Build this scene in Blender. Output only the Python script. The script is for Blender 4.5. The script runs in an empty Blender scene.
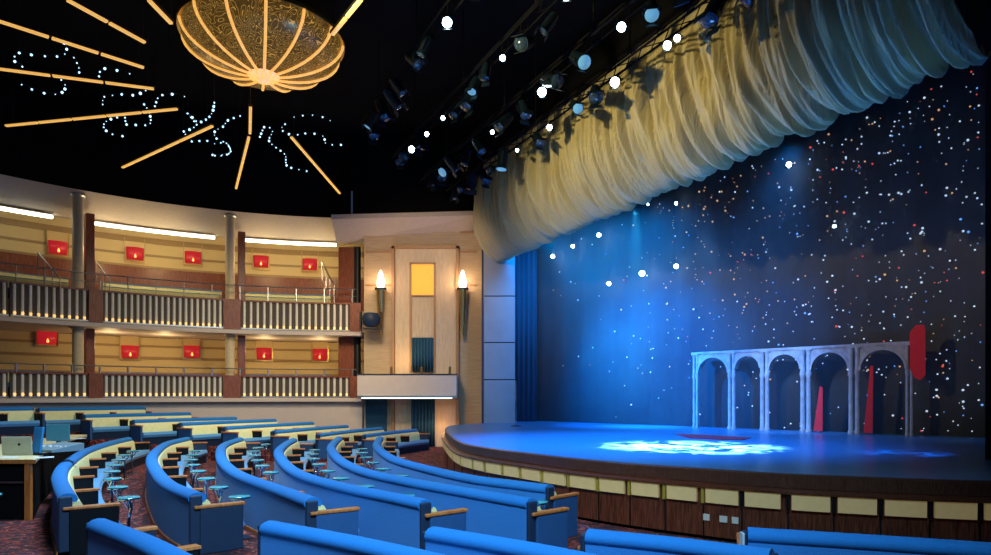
import bpy, math, random
from mathutils import Vector, Matrix
R = random.Random(7)
S = bpy.context.scene
COL = S.collection
PI = math.pi

# ------------------------------------------------------------ camera, world, lights
EYE = 2.3; F = 660.0; CX = 495.5; HZ = 396.0
cam = bpy.data.objects.new('camera', bpy.data.cameras.new('camera')); COL.objects.link(cam)
cam.location = (0, 0, EYE); cam.rotation_euler = (PI/2, 0, 0)
cam.data.sensor_width = 36; cam.data.lens = F/991*36
cam.data.shift_y = (HZ-277.5)/991
cam.data.clip_end = 200
S.camera = cam
S.view_settings.view_transform = 'Standard'; S.view_settings.look = 'None'
S.view_settings.gamma = 1; S.view_settings.use_curve_mapping = False
S.view_settings.exposure = 0.0
w = bpy.data.worlds.new('world'); S.world = w; w.use_nodes = True
w.node_tree.nodes['Background'].inputs[0].default_value = (0.35, 0.55, 1, 1)
w.node_tree.nodes['Background'].inputs[1].default_value = 0.05
try:
    S.cycles.use_denoising = True; S.cycles.max_bounces = 6
    S.cycles.sample_clamp_indirect = 4
except Exception: pass

def at(px, py, Y):
    return Vector(((px-CX)/F*Y, Y, EYE-(py-HZ)/F*Y))
def gp(px, py, drop):
    Y = drop*F/(py-HZ); return ((px-CX)/F*Y, Y)

def light(name, kind, loc, target, energy, color, **kw):
    d = bpy.data.lights.new(name, kind); d.energy = energy; d.color = color
    for k, v in kw.items(): setattr(d, k, v)
    o = bpy.data.objects.new(name, d); COL.objects.link(o); o.location = loc
    dv = Vector(target)-Vector(loc)
    o.rotation_euler = dv.to_track_quat('-Z', 'Y').to_euler()
    return o
# added area fills over the auditorium, mostly cool, to brighten the seats
light('seat_fill_rear', 'AREA', (0.5, 2.5, 8.5), (-2.2, 8.5, 0), 640, (0.40, 0.72, 1.0), size=2.5, spread=1.75)
light('seat_fill_middle', 'AREA', (-6.0, 13, 9.5), (-7, 15, 0), 720, (0.58, 0.80, 1.0), size=2.5, spread=2.0)
light('seat_fill_far', 'AREA', (-6, 21, 9.5), (-9, 25, 0.8), 420, (1.0, 0.86, 0.6), size=2.5, spread=2.0)
# front-of-house lights
light('wall_wash', 'SPOT', (-4.0, 20.0, 9.5), (-3.3, 30, 6.2), 1500, (1.0, 0.70, 0.42), spot_size=1.15, spot_blend=0.7, shadow_soft_size=0.4)
light('pillar_wash', 'SPOT', (2.5, 21.0, 8.5), (0.0, 28.5, 4.5), 650, (0.30, 0.58, 1.0), spot_size=0.75, spot_blend=0.8, shadow_soft_size=0.3)
light('balcony_wash', 'SPOT', (0, 15, 9.8), (-8.5, 29.5, 4.4), 2200, (1.0, 0.78, 0.5), spot_size=0.75, spot_blend=1.0, shadow_soft_size=0.5)
light('drape_wash_gold', 'SPOT', (-5.5, 13, 10.5), (4.0, 19.3, 9.3), 4000, (1.0, 0.80, 0.36), spot_size=1.2, spot_blend=0.8, shadow_soft_size=0.2)
for _p, _q in (((0.3, 22.3, 1.3), (1.9, 22.2, 8.5)), ((2.3, 18.3, 1.3), (3.8, 18.0, 8.5)), ((4.1, 14.7, 1.3), (5.7, 14.4, 8.5)), ((6.0, 11.2, 1.3), (7.4, 11.1, 8.5))): light('added_valance_uplight', 'SPOT', _p, _q, 420 if _p[0] < 4 else 620, (0.03, 0.22, 1.0), spot_size=1.15, spot_blend=1.0, shadow_soft_size=0.1)  # added blue spots for the valance underside, no lamps modelled
# stage lights
light('stage_blue_wash', 'AREA', (3.0, 25.4, 10.2), (4.4, 28.0, 2.2), 900, (0.0, 0.28, 0.9), shape='RECTANGLE', size=5.0, size_y=0.6, spread=2.4)
light('stage_blue_wash_side', 'SPOT', (1.7, 27.7, 9.3), (8.5, 23.0, 1.2), 9000, (0.0, 0.26, 0.9), spot_size=0.8, spot_blend=1.0, shadow_soft_size=0.3)
light('front_blue_wash', 'SPOT', (-1.45, 20.9, 7.6), (6.4, 26.6, 2.8), 42000, (0.0, 0.19, 0.80), spot_size=0.95, spot_blend=1.0, shadow_soft_size=0.3)
light('stage_blue_wash_low', 'SPOT', (8.0, 17.5, 9.4), (8.4, 24.0, 1.4), 6000, (0.0, 0.22, 0.9), spot_size=1.0, spot_blend=1.0, shadow_soft_size=0.3)
light('stage_floor_blue', 'SPOT', (1.6, 15.4, 10.0), (3.2, 16.8, 1.1), 24000, (0.0, 0.24, 0.85), spot_size=1.3, spot_blend=0.9, shadow_soft_size=0.4)
light('stage_cyan_beam', 'SPOT', (5.0, 23.6, 9.0), (5.6, 25.2, 1.2), 11000, (0.03, 0.50, 1.0), spot_size=0.48, spot_blend=1.0, shadow_soft_size=0.1)
light('cyan_glow', 'SPOT', (-0.8, 20.0, 7.4), (5.6, 28.4, 3.4), 9000, (0.02, 0.45, 1.0), spot_size=0.42, spot_blend=1.0, shadow_soft_size=0.3)
light('arch_wash', 'SPOT', (5.0, 18.0, 7.5), (9.6, 21.9, 2.0), 4200, (0.25, 0.5, 1.0), spot_size=0.6, spot_blend=0.9, shadow_soft_size=0.2)
light('stage_front_wash', 'SPOT', (-1.5, 8.0, 7.5), (1.4, 12.0, 0.5), 550, (1.0, 0.78, 0.42), spot_size=0.75, spot_blend=0.9, shadow_soft_size=0.3)

def gobo(o, scale, lo, hi, color):
    d = o.data; d.use_nodes = True; nt = d.node_tree; n = nt.nodes; l = nt.links
    em = n['Emission']
    tc = n.new('ShaderNodeTexCoord'); mp = n.new('ShaderNodeMapping'); no = n.new('ShaderNodeTexNoise'); cr = n.new('ShaderNodeValToRGB')
    l.new(tc.outputs['Normal'], mp.inputs['Vector']); mp.inputs['Scale'].default_value = scale
    l.new(mp.outputs[0], no.inputs['Vector']); no.inputs['Scale'].default_value = 1.0
    no.inputs['Detail'].default_value = 3; no.inputs['Distortion'].default_value = 1.0
    l.new(no.outputs['Fac'], cr.inputs[0])
    cr.color_ramp.elements[0].position = lo; cr.color_ramp.elements[0].color = (0, 0, 0, 1)
    cr.color_ramp.elements[1].position = hi; cr.color_ramp.elements[1].color = (1, 1, 1, 1)
    l.new(cr.outputs[0], em.inputs['Strength']); em.inputs['Color'].default_value = (*color, 1)
g1 = light('stage_gobo', 'SPOT', (2.6, 13.6, 9.8), (4.4, 15.2, 1.1), 210000, (0.75, 0.95, 1.0), spot_size=0.50, spot_blend=0.9, shadow_soft_size=0.02)
gobo(g1, (17, 17, 17), 0.45, 0.60, (1.0, 0.98, 0.95))
g2 = light('stage_gobo_side', 'SPOT', (5.4, 11.2, 9.0), (8.3, 13.6, 1.1), 14000, (0.1, 0.5, 1.0), spot_size=0.24, spot_blend=0.9, shadow_soft_size=0.02)
gobo(g2, (20, 20, 20), 0.45, 0.65, (0.15, 0.55, 1.0))

# ------------------------------------------------------------ materials
MATS = {}
def mat(name, col, rough=0.6, metal=0.0, emit=None, es=0.0, spec=0.5, bump=None, noise=None, sample=True, alpha=None, sheen=0):
    if name in MATS: return MATS[name]
    m = bpy.data.materials.new(name); m.use_nodes = True; nt = m.node_tree; b = nt.nodes['Principled BSDF']
    b.inputs['Base Color'].default_value = (*col, 1); b.inputs['Roughness'].default_value = rough
    b.inputs['Metallic'].default_value = metal; b.inputs['Specular IOR Level'].default_value = spec
    if sheen: b.inputs['Sheen Weight'].default_value = sheen
    if emit: b.inputs['Emission Color'].default_value = (*emit, 1); b.inputs['Emission Strength'].default_value = es
    if alpha is not None: b.inputs['Alpha'].default_value = alpha
    tc = nt.nodes.new('ShaderNodeTexCoord')
    sc, amt, col2 = noise or (9.0, 0.12, None)
    no = nt.nodes.new('ShaderNodeTexNoise'); no.inputs['Scale'].default_value = sc; no.inputs['Detail'].default_value = 4
    nt.links.new(tc.outputs['Object'], no.inputs['Vector'])
    mx = nt.nodes.new('ShaderNodeMix'); mx.data_type = 'RGBA'
    c2 = col2 or tuple(c*(1-amt*2) for c in col)
    mx.inputs[6].default_value = (*col, 1); mx.inputs[7].default_value = (*c2, 1)
    nt.links.new(no.outputs['Fac'], mx.inputs[0]); nt.links.new(mx.outputs[2], b.inputs['Base Color'])
    if bump:
        bn = nt.nodes.new('ShaderNodeTexNoise'); bn.inputs['Scale'].default_value = bump[0]; bn.inputs['Detail'].default_value = 5
        nt.links.new(tc.outputs['Object'], bn.inputs['Vector'])
        bp = nt.nodes.new('ShaderNodeBump'); bp.inputs['Strength'].default_value = bump[1]; bp.inputs['Distance'].default_value = 0.03
        nt.links.new(bn.outputs['Fac'], bp.inputs['Height']); nt.links.new(bp.outputs[0], b.inputs['Normal'])
    if not sample: m.cycles.emission_sampling = 'NONE'
    MATS[name] = m; return m

def wood(name, c1, c2, rough=0.35, scale=(3, 3, 0.4), freq=9):
    m = bpy.data.materials.new(name); m.use_nodes = True; nt = m.node_tree; b = nt.nodes['Principled BSDF']
    b.inputs['Roughness'].default_value = rough
    tc = nt.nodes.new('ShaderNodeTexCoord'); mp = nt.nodes.new('ShaderNodeMapping'); mp.inputs['Scale'].default_value = scale
    no = nt.nodes.new('ShaderNodeTexNoise'); no.inputs['Scale'].default_value = freq; no.inputs['Detail'].default_value = 6; no.inputs['Distortion'].default_value = 0.8
    cr = nt.nodes.new('ShaderNodeValToRGB'); cr.color_ramp.elements[0].color = (*c1, 1); cr.color_ramp.elements[1].color = (*c2, 1)
    cr.color_ramp.elements[0].position = 0.35; cr.color_ramp.elements[1].position = 0.68
    nt.links.new(tc.outputs['Object'], mp.inputs[0]); nt.links.new(mp.outputs[0], no.inputs['Vector']); nt.links.new(no.outputs['Fac'], cr.inputs[0])
    nt.links.new(cr.outputs[0], b.inputs['Base Color']); MATS[name] = m; return m

M_blue = mat('blue_upholstery', (0.018, 0.21, 0.60), 0.8, bump=(60, 0.25), noise=(2.0, 0.08, None), sheen=0.1)
M_roll = mat('top_lit_blue_upholstery', (0.006, 0.17, 0.50), 0.9, bump=(60, 0.2), noise=(2.0, 0.06, None))  # same fabric as the backs; light from above worked into its tone
M_seat = mat('light_blue_seat', (0.07, 0.30, 0.62), 0.7, bump=(60, 0.2), sheen=0.2)
M_dblue = mat('dark_blue_panel', (0.006, 0.024, 0.065), 0.6)
M_mblue = mat('mid_blue_panel', (0.015, 0.085, 0.24), 0.7)
M_cream = mat('cream_pad', (0.82, 0.78, 0.38), 0.65, bump=(30, 0.15))
M_dark = mat('dark_divider', (0.004, 0.005, 0.008), 0.7, spec=0.15)
M_oak = wood('oak_cap', (0.42, 0.11, 0.02), (0.60, 0.20, 0.05), 0.5)
M_mahog = wood('mahogany', (0.16, 0.035, 0.015), (0.30, 0.09, 0.04), 0.35)
M_stagewood = wood('stage_base_wood', (0.05, 0.012, 0.006), (0.19, 0.05, 0.022), 0.3, (5, 5, 0.35))
M_stageedge = wood('stage_edge_wood', (0.06, 0.022, 0.012), (0.13, 0.05, 0.03), 0.3, (6, 6, 0.5))
M_black = mat('matt_black', (0.004, 0.004, 0.005), 0.9, spec=0.1)
M_blackm = mat('black_metal', (0.006, 0.008, 0.012), 0.5, metal=0.3)
M_steel = mat('brushed_steel', (0.55, 0.56, 0.56), 0.3, metal=1.0)
M_slat = mat('pewter_slat', (0.82, 0.78, 0.68), 0.45, metal=0.1)
M_bback = mat('brown_back_panel', (0.07, 0.045, 0.03), 0.6)
M_cwall = mat('cream_wall', (0.72, 0.52, 0.22), 0.6, noise=(3, 0.05, None))
M_gold = mat('warm_band', (0.42, 0.25, 0.09), 0.55)
M_pink = mat('pale_stone_wall', (0.62, 0.52, 0.46), 0.6, noise=(4, 0.06, None))
M_soffit = mat('pale_soffit', (0.66, 0.56, 0.44), 0.8)
M_col = mat('pale_gold_column', (0.72, 0.58, 0.34), 0.4, metal=0.0)
M_panel = wood('pale_anigre_panel', (0.60, 0.47, 0.30), (0.72, 0.58, 0.40), 0.4, (4, 4, 0.5), 4)
M_stone = wood('striated_stone', (0.44, 0.33, 0.20), (0.54, 0.41, 0.26), 0.55, (0.6, 0.6, 7), 3)
M_ochre = mat('ochre_trim', (0.45, 0.25, 0.12), 0.4)
M_blpil = mat('brushed_blue_grey', (0.32, 0.38, 0.46), 0.45, metal=0.2, noise=(1.3, 0.15, None))
M_bldrape = mat('blue_drape', (0.02, 0.10, 0.18), 0.8, bump=(12, 0.4))
M_chrome = mat('chrome', (0.8, 0.85, 0.9), 0.12, metal=1.0)
M_glass = mat('turquoise_glass', (0.08, 0.42, 0.52), 0.08, alpha=0.85)
M_lcove = mat('cove_tube', (1, 1, .9), emit=(0.95, 1.0, 0.82), es=6.0)
M_red = mat('red_glass_shade', (0.35, 0.012, 0.02), 0.3, emit=(0.75, 0.02, 0.03), es=0.42)
M_flame = mat('candle_glow', (1, .5, .2), emit=(1, 0.30, 0.06), es=2.5, sample=False)
M_torchlight = mat('torch_glow', (1, .9, .8), emit=(1, 0.72, 0.5), es=9)
M_brass = mat('aged_brass', (0.62, 0.42, 0.14), 0.3, metal=0.9)
M_amber = mat('amber_window', (0.9, 0.5, 0.05), 0.4, emit=(1, 0.33, 0.01), es=0.85)
M_strip = mat('gold_light_tube', (1, .8, .3), emit=(1, 0.50, 0.10), es=0.8, sample=False)
M_rib = mat('glowing_rib', (1, .7, .3), emit=(1, 0.48, 0.09), es=0.9, sample=False)
M_bulb = mat('cool_bulb', (.7, .85, 1), emit=(0.45, 0.75, 1), es=2.0, sample=False)
M_lens_on = mat('lit_lens', (.8, .95, 1), emit=(0.65, 0.9, 1), es=25, sample=False)
M_lens_dim = mat('dim_lens', (.1, .3, .4), 0.1, emit=(0.2, 0.55, 0.9), es=0.5, sample=False)
M_lens_off = mat('dark_lens', (.03, .06, .1), 0.08, spec=0.8)
M_uplight = mat('warm_uplight', (1, .8, .4), emit=(1, 0.60, 0.2), es=1.0, sample=False)
M_whitebox = mat('putty_plastic', (0.50, 0.47, 0.33), 0.5)
M_desk = mat('cream_laminate', (0.72, 0.60, 0.32), 0.5)
M_scr = mat('teal_screen', (0.03, 0.12, 0.16), 0.2, emit=(0.02, 0.12, 0.2), es=0.5)
M_bplast = mat('blue_plastic', (0.03, 0.22, 0.5), 0.35)
M_paper = mat('paper', (0.7, 0.75, 0.8), 0.8)
M_redcloth = mat('scarlet_cloth', (0.85, 0.01, 0.03), 0.8, emit=(0.9, 0.01, 0.03), es=0.0)
M_arch = mat('weathered_plaster', (0.52, 0.50, 0.55), 0.8, noise=(5, 0.35, None), bump=(8, 0.6))
M_white = mat('white_plate', (0.75, 0.7, 0.6), 0.4)

def star_mat(name, c, es): return mat(name, c, emit=c, es=es, sample=False)
STARM = [star_mat('star_white', (0.65, 0.8, 1.0), 0.8), star_mat('star_gold', (1.0, 0.5, 0.2), 0.6), star_mat('star_red', (1.0, 0.08, 0.06), 0.7), star_mat('star_blue', (0.12, 0.4, 1.0), 1.0)]

def carpet_mat():
    m = bpy.data.materials.new('patterned_carpet'); m.use_nodes = True; nt = m.node_tree; b = nt.nodes['Principled BSDF']
    b.inputs['Roughness'].default_value = 0.95
    tc = nt.nodes.new('ShaderNodeTexCoord'); no = nt.nodes.new('ShaderNodeTexNoise'); no.inputs['Scale'].default_value = 5; no.inputs['Detail'].default_value = 2; no.inputs['Distortion'].default_value = 1.8
    cr = nt.nodes.new('ShaderNodeValToRGB'); r = cr.color_ramp; r.interpolation = 'CONSTANT'
    r.elements[0].color = (0.012, 0.004, 0.01, 1); r.elements[1].position = 0.50; r.elements[1].color = (0.13, 0.006, 0.002, 1)
    e = r.elements.new(0.60); e.color = (0.45, 0.16, 0.10, 1); e = r.elements.new(0.625); e.color = (0.28, 0.012, 0.006, 1)
    e = r.elements.new(0.66); e.color = (0.02, 0.03, 0.08, 1)
    nt.links.new(tc.outputs['Object'], no.inputs['Vector']); nt.links.new(no.outputs['Fac'], cr.inputs[0]); nt.links.new(cr.outputs[0], b.inputs['Base Color']); return m
M_carpet = carpet_mat()

def bowl_mat():
    m = bpy.data.materials.new('etched_gold_bowl'); m.use_nodes = True; nt = m.node_tree; b = nt.nodes['Principled BSDF']
    b.inputs['Base Color'].default_value = (0.10, 0.06, 0.02, 1); b.inputs['Roughness'].default_value = 0.25; b.inputs['Metallic'].default_value = 0.7
    tc = nt.nodes.new('ShaderNodeTexCoord'); no = nt.nodes.new('ShaderNodeTexNoise'); no.inputs['Scale'].default_value = 1.9; no.inputs['Detail'].default_value = 1; no.inputs['Distortion'].default_value = 2.2
    mt = nt.nodes.new('ShaderNodeMath'); mt.operation = 'MULTIPLY'; mt.inputs[1].default_value = 10
    fr = nt.nodes.new('ShaderNodeMath'); fr.operation = 'FRACT'
    cr = nt.nodes.new('ShaderNodeValToRGB'); r = cr.color_ramp
    r.elements[0].position = 0.0; r.elements[0].color = (0.10, 0.05, 0.010, 1); r.elements[1].position = 0.70; r.elements[1].color = (0.07, 0.04, 0.010, 1)
    e = r.elements.new(0.82); e.color = (0.80, 0.42, 0.08, 1); e = r.elements.new(0.94); e.color = (0.08, 0.04, 0.01, 1)
    nt.links.new(tc.outputs['Object'], no.inputs['Vector']); nt.links.new(no.outputs['Fac'], mt.inputs[0]); nt.links.new(mt.outputs[0], fr.inputs[0]); nt.links.new(fr.outputs[0], cr.inputs[0])
    nt.links.new(cr.outputs[0], b.inputs['Emission Color']); b.inputs['Emission Strength'].default_value = 0.75
    m.cycles.emission_sampling = 'NONE'; return m
M_bowl = bowl_mat()

def drop_mat():
    m = bpy.data.materials.new('night_sky_cloth'); m.use_nodes = True; nt = m.node_tree; b = nt.nodes['Principled BSDF']
    b.inputs['Roughness'].default_value = 0.9
    tc = nt.nodes.new('ShaderNodeTexCoord'); no = nt.nodes.new('ShaderNodeTexNoise'); no.inputs['Scale'].default_value = 0.35; no.inputs['Detail'].default_value = 5
    cr = nt.nodes.new('ShaderNodeValToRGB'); r = cr.color_ramp
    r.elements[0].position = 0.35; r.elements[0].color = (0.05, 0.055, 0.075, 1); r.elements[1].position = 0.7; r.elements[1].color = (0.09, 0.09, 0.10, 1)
    nt.links.new(tc.outputs['Object'], no.inputs['Vector']); nt.links.new(no.outputs['Fac'], cr.inputs[0]); nt.links.new(cr.outputs[0], b.inputs['Base Color'])
    return m
M_drop = drop_mat()

def deck_mat():
    m = bpy.data.materials.new('blue_lit_stage_deck'); m.use_nodes = True; nt = m.node_tree; b = nt.nodes['Principled BSDF']
    b.inputs['Base Color'].default_value = (0.05, 0.16, 0.32, 1); b.inputs['Roughness'].default_value = 0.32; b.inputs['Specular IOR Level'].default_value = 0.4  # blue of the stage light is put into the deck's base colour
    tc = nt.nodes.new('ShaderNodeTexCoord'); no = nt.nodes.new('ShaderNodeTexNoise'); no.inputs['Scale'].default_value = 2.5
    bp = nt.nodes.new('ShaderNodeBump'); bp.inputs['Strength'].default_value = 0.15
    nt.links.new(tc.outputs['Object'], no.inputs['Vector']); nt.links.new(no.outputs['Fac'], bp.inputs['Height']); nt.links.new(bp.outputs[0], b.inputs['Normal']); return m
M_deck = deck_mat()

# ------------------------------------------------------------ mesh helpers
class MB:
    def __init__(s): s.v = []; s.f = []
    def add(s, vs, fs):
        o = len(s.v); s.v += [tuple(v) for v in vs]; s.f += [tuple(i+o for i in f) for f in fs]; return s
    def box(s, c, d, rz=0, M=None):
        x, y, z = d[0]/2, d[1]/2, d[2]/2
        vs = [Vector((i*x, j*y, k*z)) for i in (-1, 1) for j in (-1, 1) for k in (-1, 1)]
        mm = Matrix.Translation(c) @ (M or Matrix.Rotation(rz, 4, 'Z'))
        return s.add([mm @ v for v in vs], [(0, 1, 3, 2), (4, 6, 7, 5), (0, 4, 5, 1), (2, 3, 7, 6), (0, 2, 6, 4), (1, 5, 7, 3)])
    def tube(s, p, q, r, n=8, r2=None, cap=True):
        p, q = Vector(p), Vector(q); r2 = r if r2 is None else r2
        q4 = (q-p).to_track_quat('Z', 'Y')
        vs = []
        for base, rr in ((p, r), (q, r2)):
            for i in range(n):
                a = 2*PI*i/n; vs.append(base + q4 @ Vector((rr*math.cos(a), rr*math.sin(a), 0)))
        fs = [(i, (i+1) % n, n+(i+1) % n, n+i) for i in range(n)]
        if cap: fs += [tuple(range(n))[::-1], tuple(range(n, 2*n))]
        return s.add(vs, fs)
    def path(s, pts, r, n=6):
        for a, b in zip(pts[:-1], pts[1:]): s.tube(a, b, r, n)
        return s
    def lathe(s, prof, n=24, c=(0, 0, 0)):
        c = Vector(c); vs = []
        for r, z in prof:
            for i in range(n):
                a = 2*PI*i/n; vs.append(c+Vector((r*math.cos(a), r*math.sin(a), z)))
        fs = []
        for k in range(len(prof)-1):
            for i in range(n): fs.append((k*n+i, k*n+(i+1) % n, (k+1)*n+(i+1) % n, (k+1)*n+i))
        if prof[0][0] > 1e-4: fs.append(tuple(range(n))[::-1])
        if prof[-1][0] > 1e-4: fs.append(tuple(range((len(prof)-1)*n, len(prof)*n)))
        return s.add(vs, fs)
    def prism(s, poly, z0, z1):
        n = len(poly); vs = [(x, y, z0) for x, y in poly]+[(x, y, z1) for x, y in poly]
        return s.add(vs, [tuple(range(n))[::-1], tuple(range(n, 2*n))]+[(i, (i+1) % n, n+(i+1) % n, n+i) for i in range(n)])
    def sweep(s, fr, prof, closed=True, caps=True):
        """fr: list of (point, normal) in plan; prof: (offset, z)"""
        n = len(prof); vs = []
        for p, nn in fr:
            for d, z in prof: vs.append((p[0]+nn[0]*d, p[1]+nn[1]*d, z))
        fs = []; m = n if closed else n-1
        for k in range(len(fr)-1):
            for i in range(m): fs.append((k*n+i, k*n+(i+1) % n, (k+1)*n+(i+1) % n, (k+1)*n+i))
        if closed and caps: fs += [tuple(range(n))[::-1], tuple(range((len(fr)-1)*n, len(fr)*n))]
        return s.add(vs, fs)
    def build(s, name, m, parent=None, smooth=False, bevel=0, off=(0, 0, 0)):
        me = bpy.data.meshes.new(name)
        o3 = Vector(off); me.from_pydata([tuple(Vector(v)-o3) for v in s.v], [], s.f)
        me.materials.append(m)
        o = bpy.data.objects.new(name, me); COL.objects.link(o)
        import bmesh
        b = bmesh.new(); b.from_mesh(me); bmesh.ops.recalc_face_normals(b, faces=b.faces); b.to_mesh(me); b.free()
        if smooth:
            for p in me.polygons: p.use_smooth = True
            try: me.set_sharp_from_angle(angle=0.8)
            except Exception: pass
        if parent: o.parent = parent
        if bevel:
            bv = o.modifiers.new('bevel', 'BEVEL'); bv.width = bevel; bv.segments = 2; bv.limit_method = 'ANGLE'
        return o

def empty(name, loc, label, cat, group=None, rz=0):
    o = bpy.data.objects.new(name, None); COL.objects.link(o); o.location = loc; o.rotation_euler[2] = rz
    o.empty_display_size = 0.1
    return tag(o, label, cat, group)
def tag(o, label, cat, group=None):
    o['label'] = label; o['category'] = cat
    if group: o['group'] = group
    return o
def struct(o): o['kind'] = 'structure'; return o
def tree_copy(o, parent=None, loc=None, rot=None, label=None):
    c = o.copy(); COL.objects.link(c)
    if parent: c.parent = parent
    if loc is not None: c.location = loc
    if rot is not None: c.rotation_euler = rot
    if label: c['label'] = label
    for ch in [x for x in bpy.data.objects if x.parent == o]: tree_copy(ch, c)
    return c
_ch = {}
def clone(o, loc, rot=None, label=None, kids=None, scale=None):
    c = o.copy(); COL.objects.link(c); c.location = loc
    if rot is not None: c.rotation_euler = rot
    if scale: c.scale = (scale,)*3
    if label: c['label'] = label
    for ch, sub in kids or []:
        d = ch.copy(); COL.objects.link(d); d.parent = c
        for g in sub:
            e = g.copy(); COL.objects.link(e); e.parent = d
    return c

def spline(pts, step=0.3):
    P = [Vector((x, y)) for x, y in pts]; out = []
    P = [P[0]*2-P[1]]+P+[P[-1]*2-P[-2]]
    for i in range(1, len(P)-2):
        for k in range(20):
            t = k/20; a, b, c, d = P[i-1], P[i], P[i+1], P[i+2]
            out.append(0.5*((2*b)+(-a+c)*t+(2*a-5*b+4*c-d)*t*t+(-a+3*b-3*c+d)*t*t*t))
    out.append(P[-2])
    L = [0]
    for a, b in zip(out[:-1], out[1:]): L.append(L[-1]+(b-a).length)
    n = max(2, round(L[-1]/step)); res = []
    j = 0
    for i in range(n+1):
        s = L[-1]*i/n
        while j < len(L)-2 and L[j+1] < s: j += 1
        t = (s-L[j])/max(1e-6, L[j+1]-L[j]); res.append(out[j].lerp(out[j+1], t))
    return res
def frames(P):
    out = []
    for i, p in enumerate(P):
        d = (P[min(i+1, len(P)-1)]-P[max(i-1, 0)]).normalized()
        out.append((p, Vector((d.y, -d.x))))     # normal: to the right of travel
    return out

# ------------------------------------------------------------ plan data
PR0 = Vector((0.25, 28.5)); PRD = Vector((0.447, -0.894)).normalized(); PRN = Vector((-0.894, -0.447)).normalized()
def pros(t, d=0): return PR0+PRD*t+PRN*d
STAGE_Z = EYE-1.17
# balcony circle through three measured points
def circ(a, b, c):
    ax, ay = a; bx, by = b; cx_, cy = c
    d = 2*(ax*(by-cy)+bx*(cy-ay)+cx_*(ay-by))
    ux = ((ax*ax+ay*ay)*(by-cy)+(bx*bx+by*by)*(cy-ay)+(cx_*cx_+cy*cy)*(ay-by))/d
    uy = ((ax*ax+ay*ay)*(cx_-bx)+(bx*bx+by*by)*(ax-cx_)+(cx_*cx_+cy*cy)*(bx-ax))/d
    return Vector((ux, uy)), math.hypot(ax-ux, ay-uy)
BC, BR = circ(((0-CX)/F*24, 24), ((200-CX)/F*28.3, 28.3), ((360-CX)/F*30, 30))
def bang(px, r):
    """angle on the balcony circle of radius r seen at picture column px"""
    k = (px-CX)/F; lo = None
    best = None
    for i in range(4000):
        a = PI*0.3+PI*0.75*i/4000
        x, y = BC.x+r*math.cos(a), BC.y+r*math.sin(a)
        e = abs(x-k*y)
        if y > 5 and (best is None or e < best[0]): best = (e, a)
    return best[1]
def bpt(a, r, z=0): return Vector((BC.x+r*math.cos(a), BC.y+r*math.sin(a), z))
def arc(a0, a1, n=None):
    n = n or max(2, int(abs(a1-a0)*BR/0.5)); return [a0+(a1-a0)*i/n for i in range(n+1)]
def ring(mb, angs, prof):
    """prof of (r, z) swept along the balcony circle"""
    fr = [((BC.x, BC.y), (math.cos(a), math.sin(a))) for a in angs]
    return mb.sweep(fr, prof)
print('BALCONY', BC, BR)
A_R = bang(362, BR); A_L = bang(-70, BR)

# ------------------------------------------------------------ setting
struct(MB().box((-4, 16, -0.1), (56, 42, 0.2)).build('floor', M_carpet))
struct(MB().box((-2, 14, 14.2), (60, 48, 0.2)).build('ceiling', M_black))
# drum bulkhead that closes the dark ceiling above the balconies
mb = MB(); ring(mb, arc(A_L, bang(350, BR)), [(BR+0.1, 10.4), (BR+0.35, 10.4), (BR+0.35, 14.1), (BR+0.1, 14.1)])
struct(mb.build('ceiling.001', M_black, smooth=True))
mb = MB().box((-2.0, 29.75, 12.05), (8.8, 0.3, 4.1))
struct(mb.build('ceiling.002', M_black))
# soffit over the upper balcony and the balcony slabs
mb = MB(); ring(mb, arc(A_L, A_R), [(BR+0.1, 10.4), (BR+1.9, 9.65), (BR+1.9, 9.9), (BR+0.36, 10.6)])
struct(mb.build('ceiling.003', M_soffit, smooth=True))
mb = MB(); ring(mb, arc(A_L, A_R), [(BR+2.0, 10.0), (BR+4.2, 10.0), (BR+4.2, 10.15), (BR+2.0, 10.15)])
struct(mb.build('ceiling.004', M_soffit, smooth=True))
RW = BR+3.6
mb = MB(); ring(mb, arc(A_L, A_R), [(RW, 5.2), (RW+0.2, 5.2), (RW+0.2, 10.0), (RW, 10.0)])
struct(mb.build('wall_back', M_cwall, smooth=True))
mb = MB(); ring(mb, arc(A_L, A_R), [(RW, 2.2), (RW+0.2, 2.2), (RW+0.2, 5.0), (RW, 5.0)])
struct(mb.build('wall_back.001', M_cwall, smooth=True))
mb = MB(); ring(mb, arc(A_L, A_R), [(BR+0.05, 0), (BR+0.3, 0), (BR+0.3, 2.2), (BR+0.05, 2.2)])
struct(mb.build('wall_back.002', M_pink, smooth=True))
k = 0
for z0, z1, m, t in ((5.2, 8.2, M_mahog, 0.05), (8.2, 8.3, M_gold, 0.07), (8.75, 8.85, M_gold, 0.04), (9.35, 9.6, M_gold, 0.06), (3.3, 3.4, M_gold, 0.04), (4.0, 4.12, M_gold, 0.04), (4.55, 4.65, M_gold, 0.04), (2.2, 2.5, M_mahog, 0.05)):
    k += 1; mb = MB(); ring(mb, arc(A_L, A_R), [(RW-t, z0), (RW, z0), (RW, z1), (RW-t, z1)])
    struct(mb.build('trim_%d' % k, m, smooth=True))
# slabs
for z0, z1 in ((5.02, 5.22), (2.05, 2.22)):
    mb = MB(); ring(mb, arc(A_L, A_R), [(BR-0.25, z0), (RW+0.2, z0), (RW+0.2, z1), (BR-0.1, z1), (BR-0.25, z1-0.05)])
    struct(mb.build('floor.001', M_pink, smooth=True))

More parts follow.
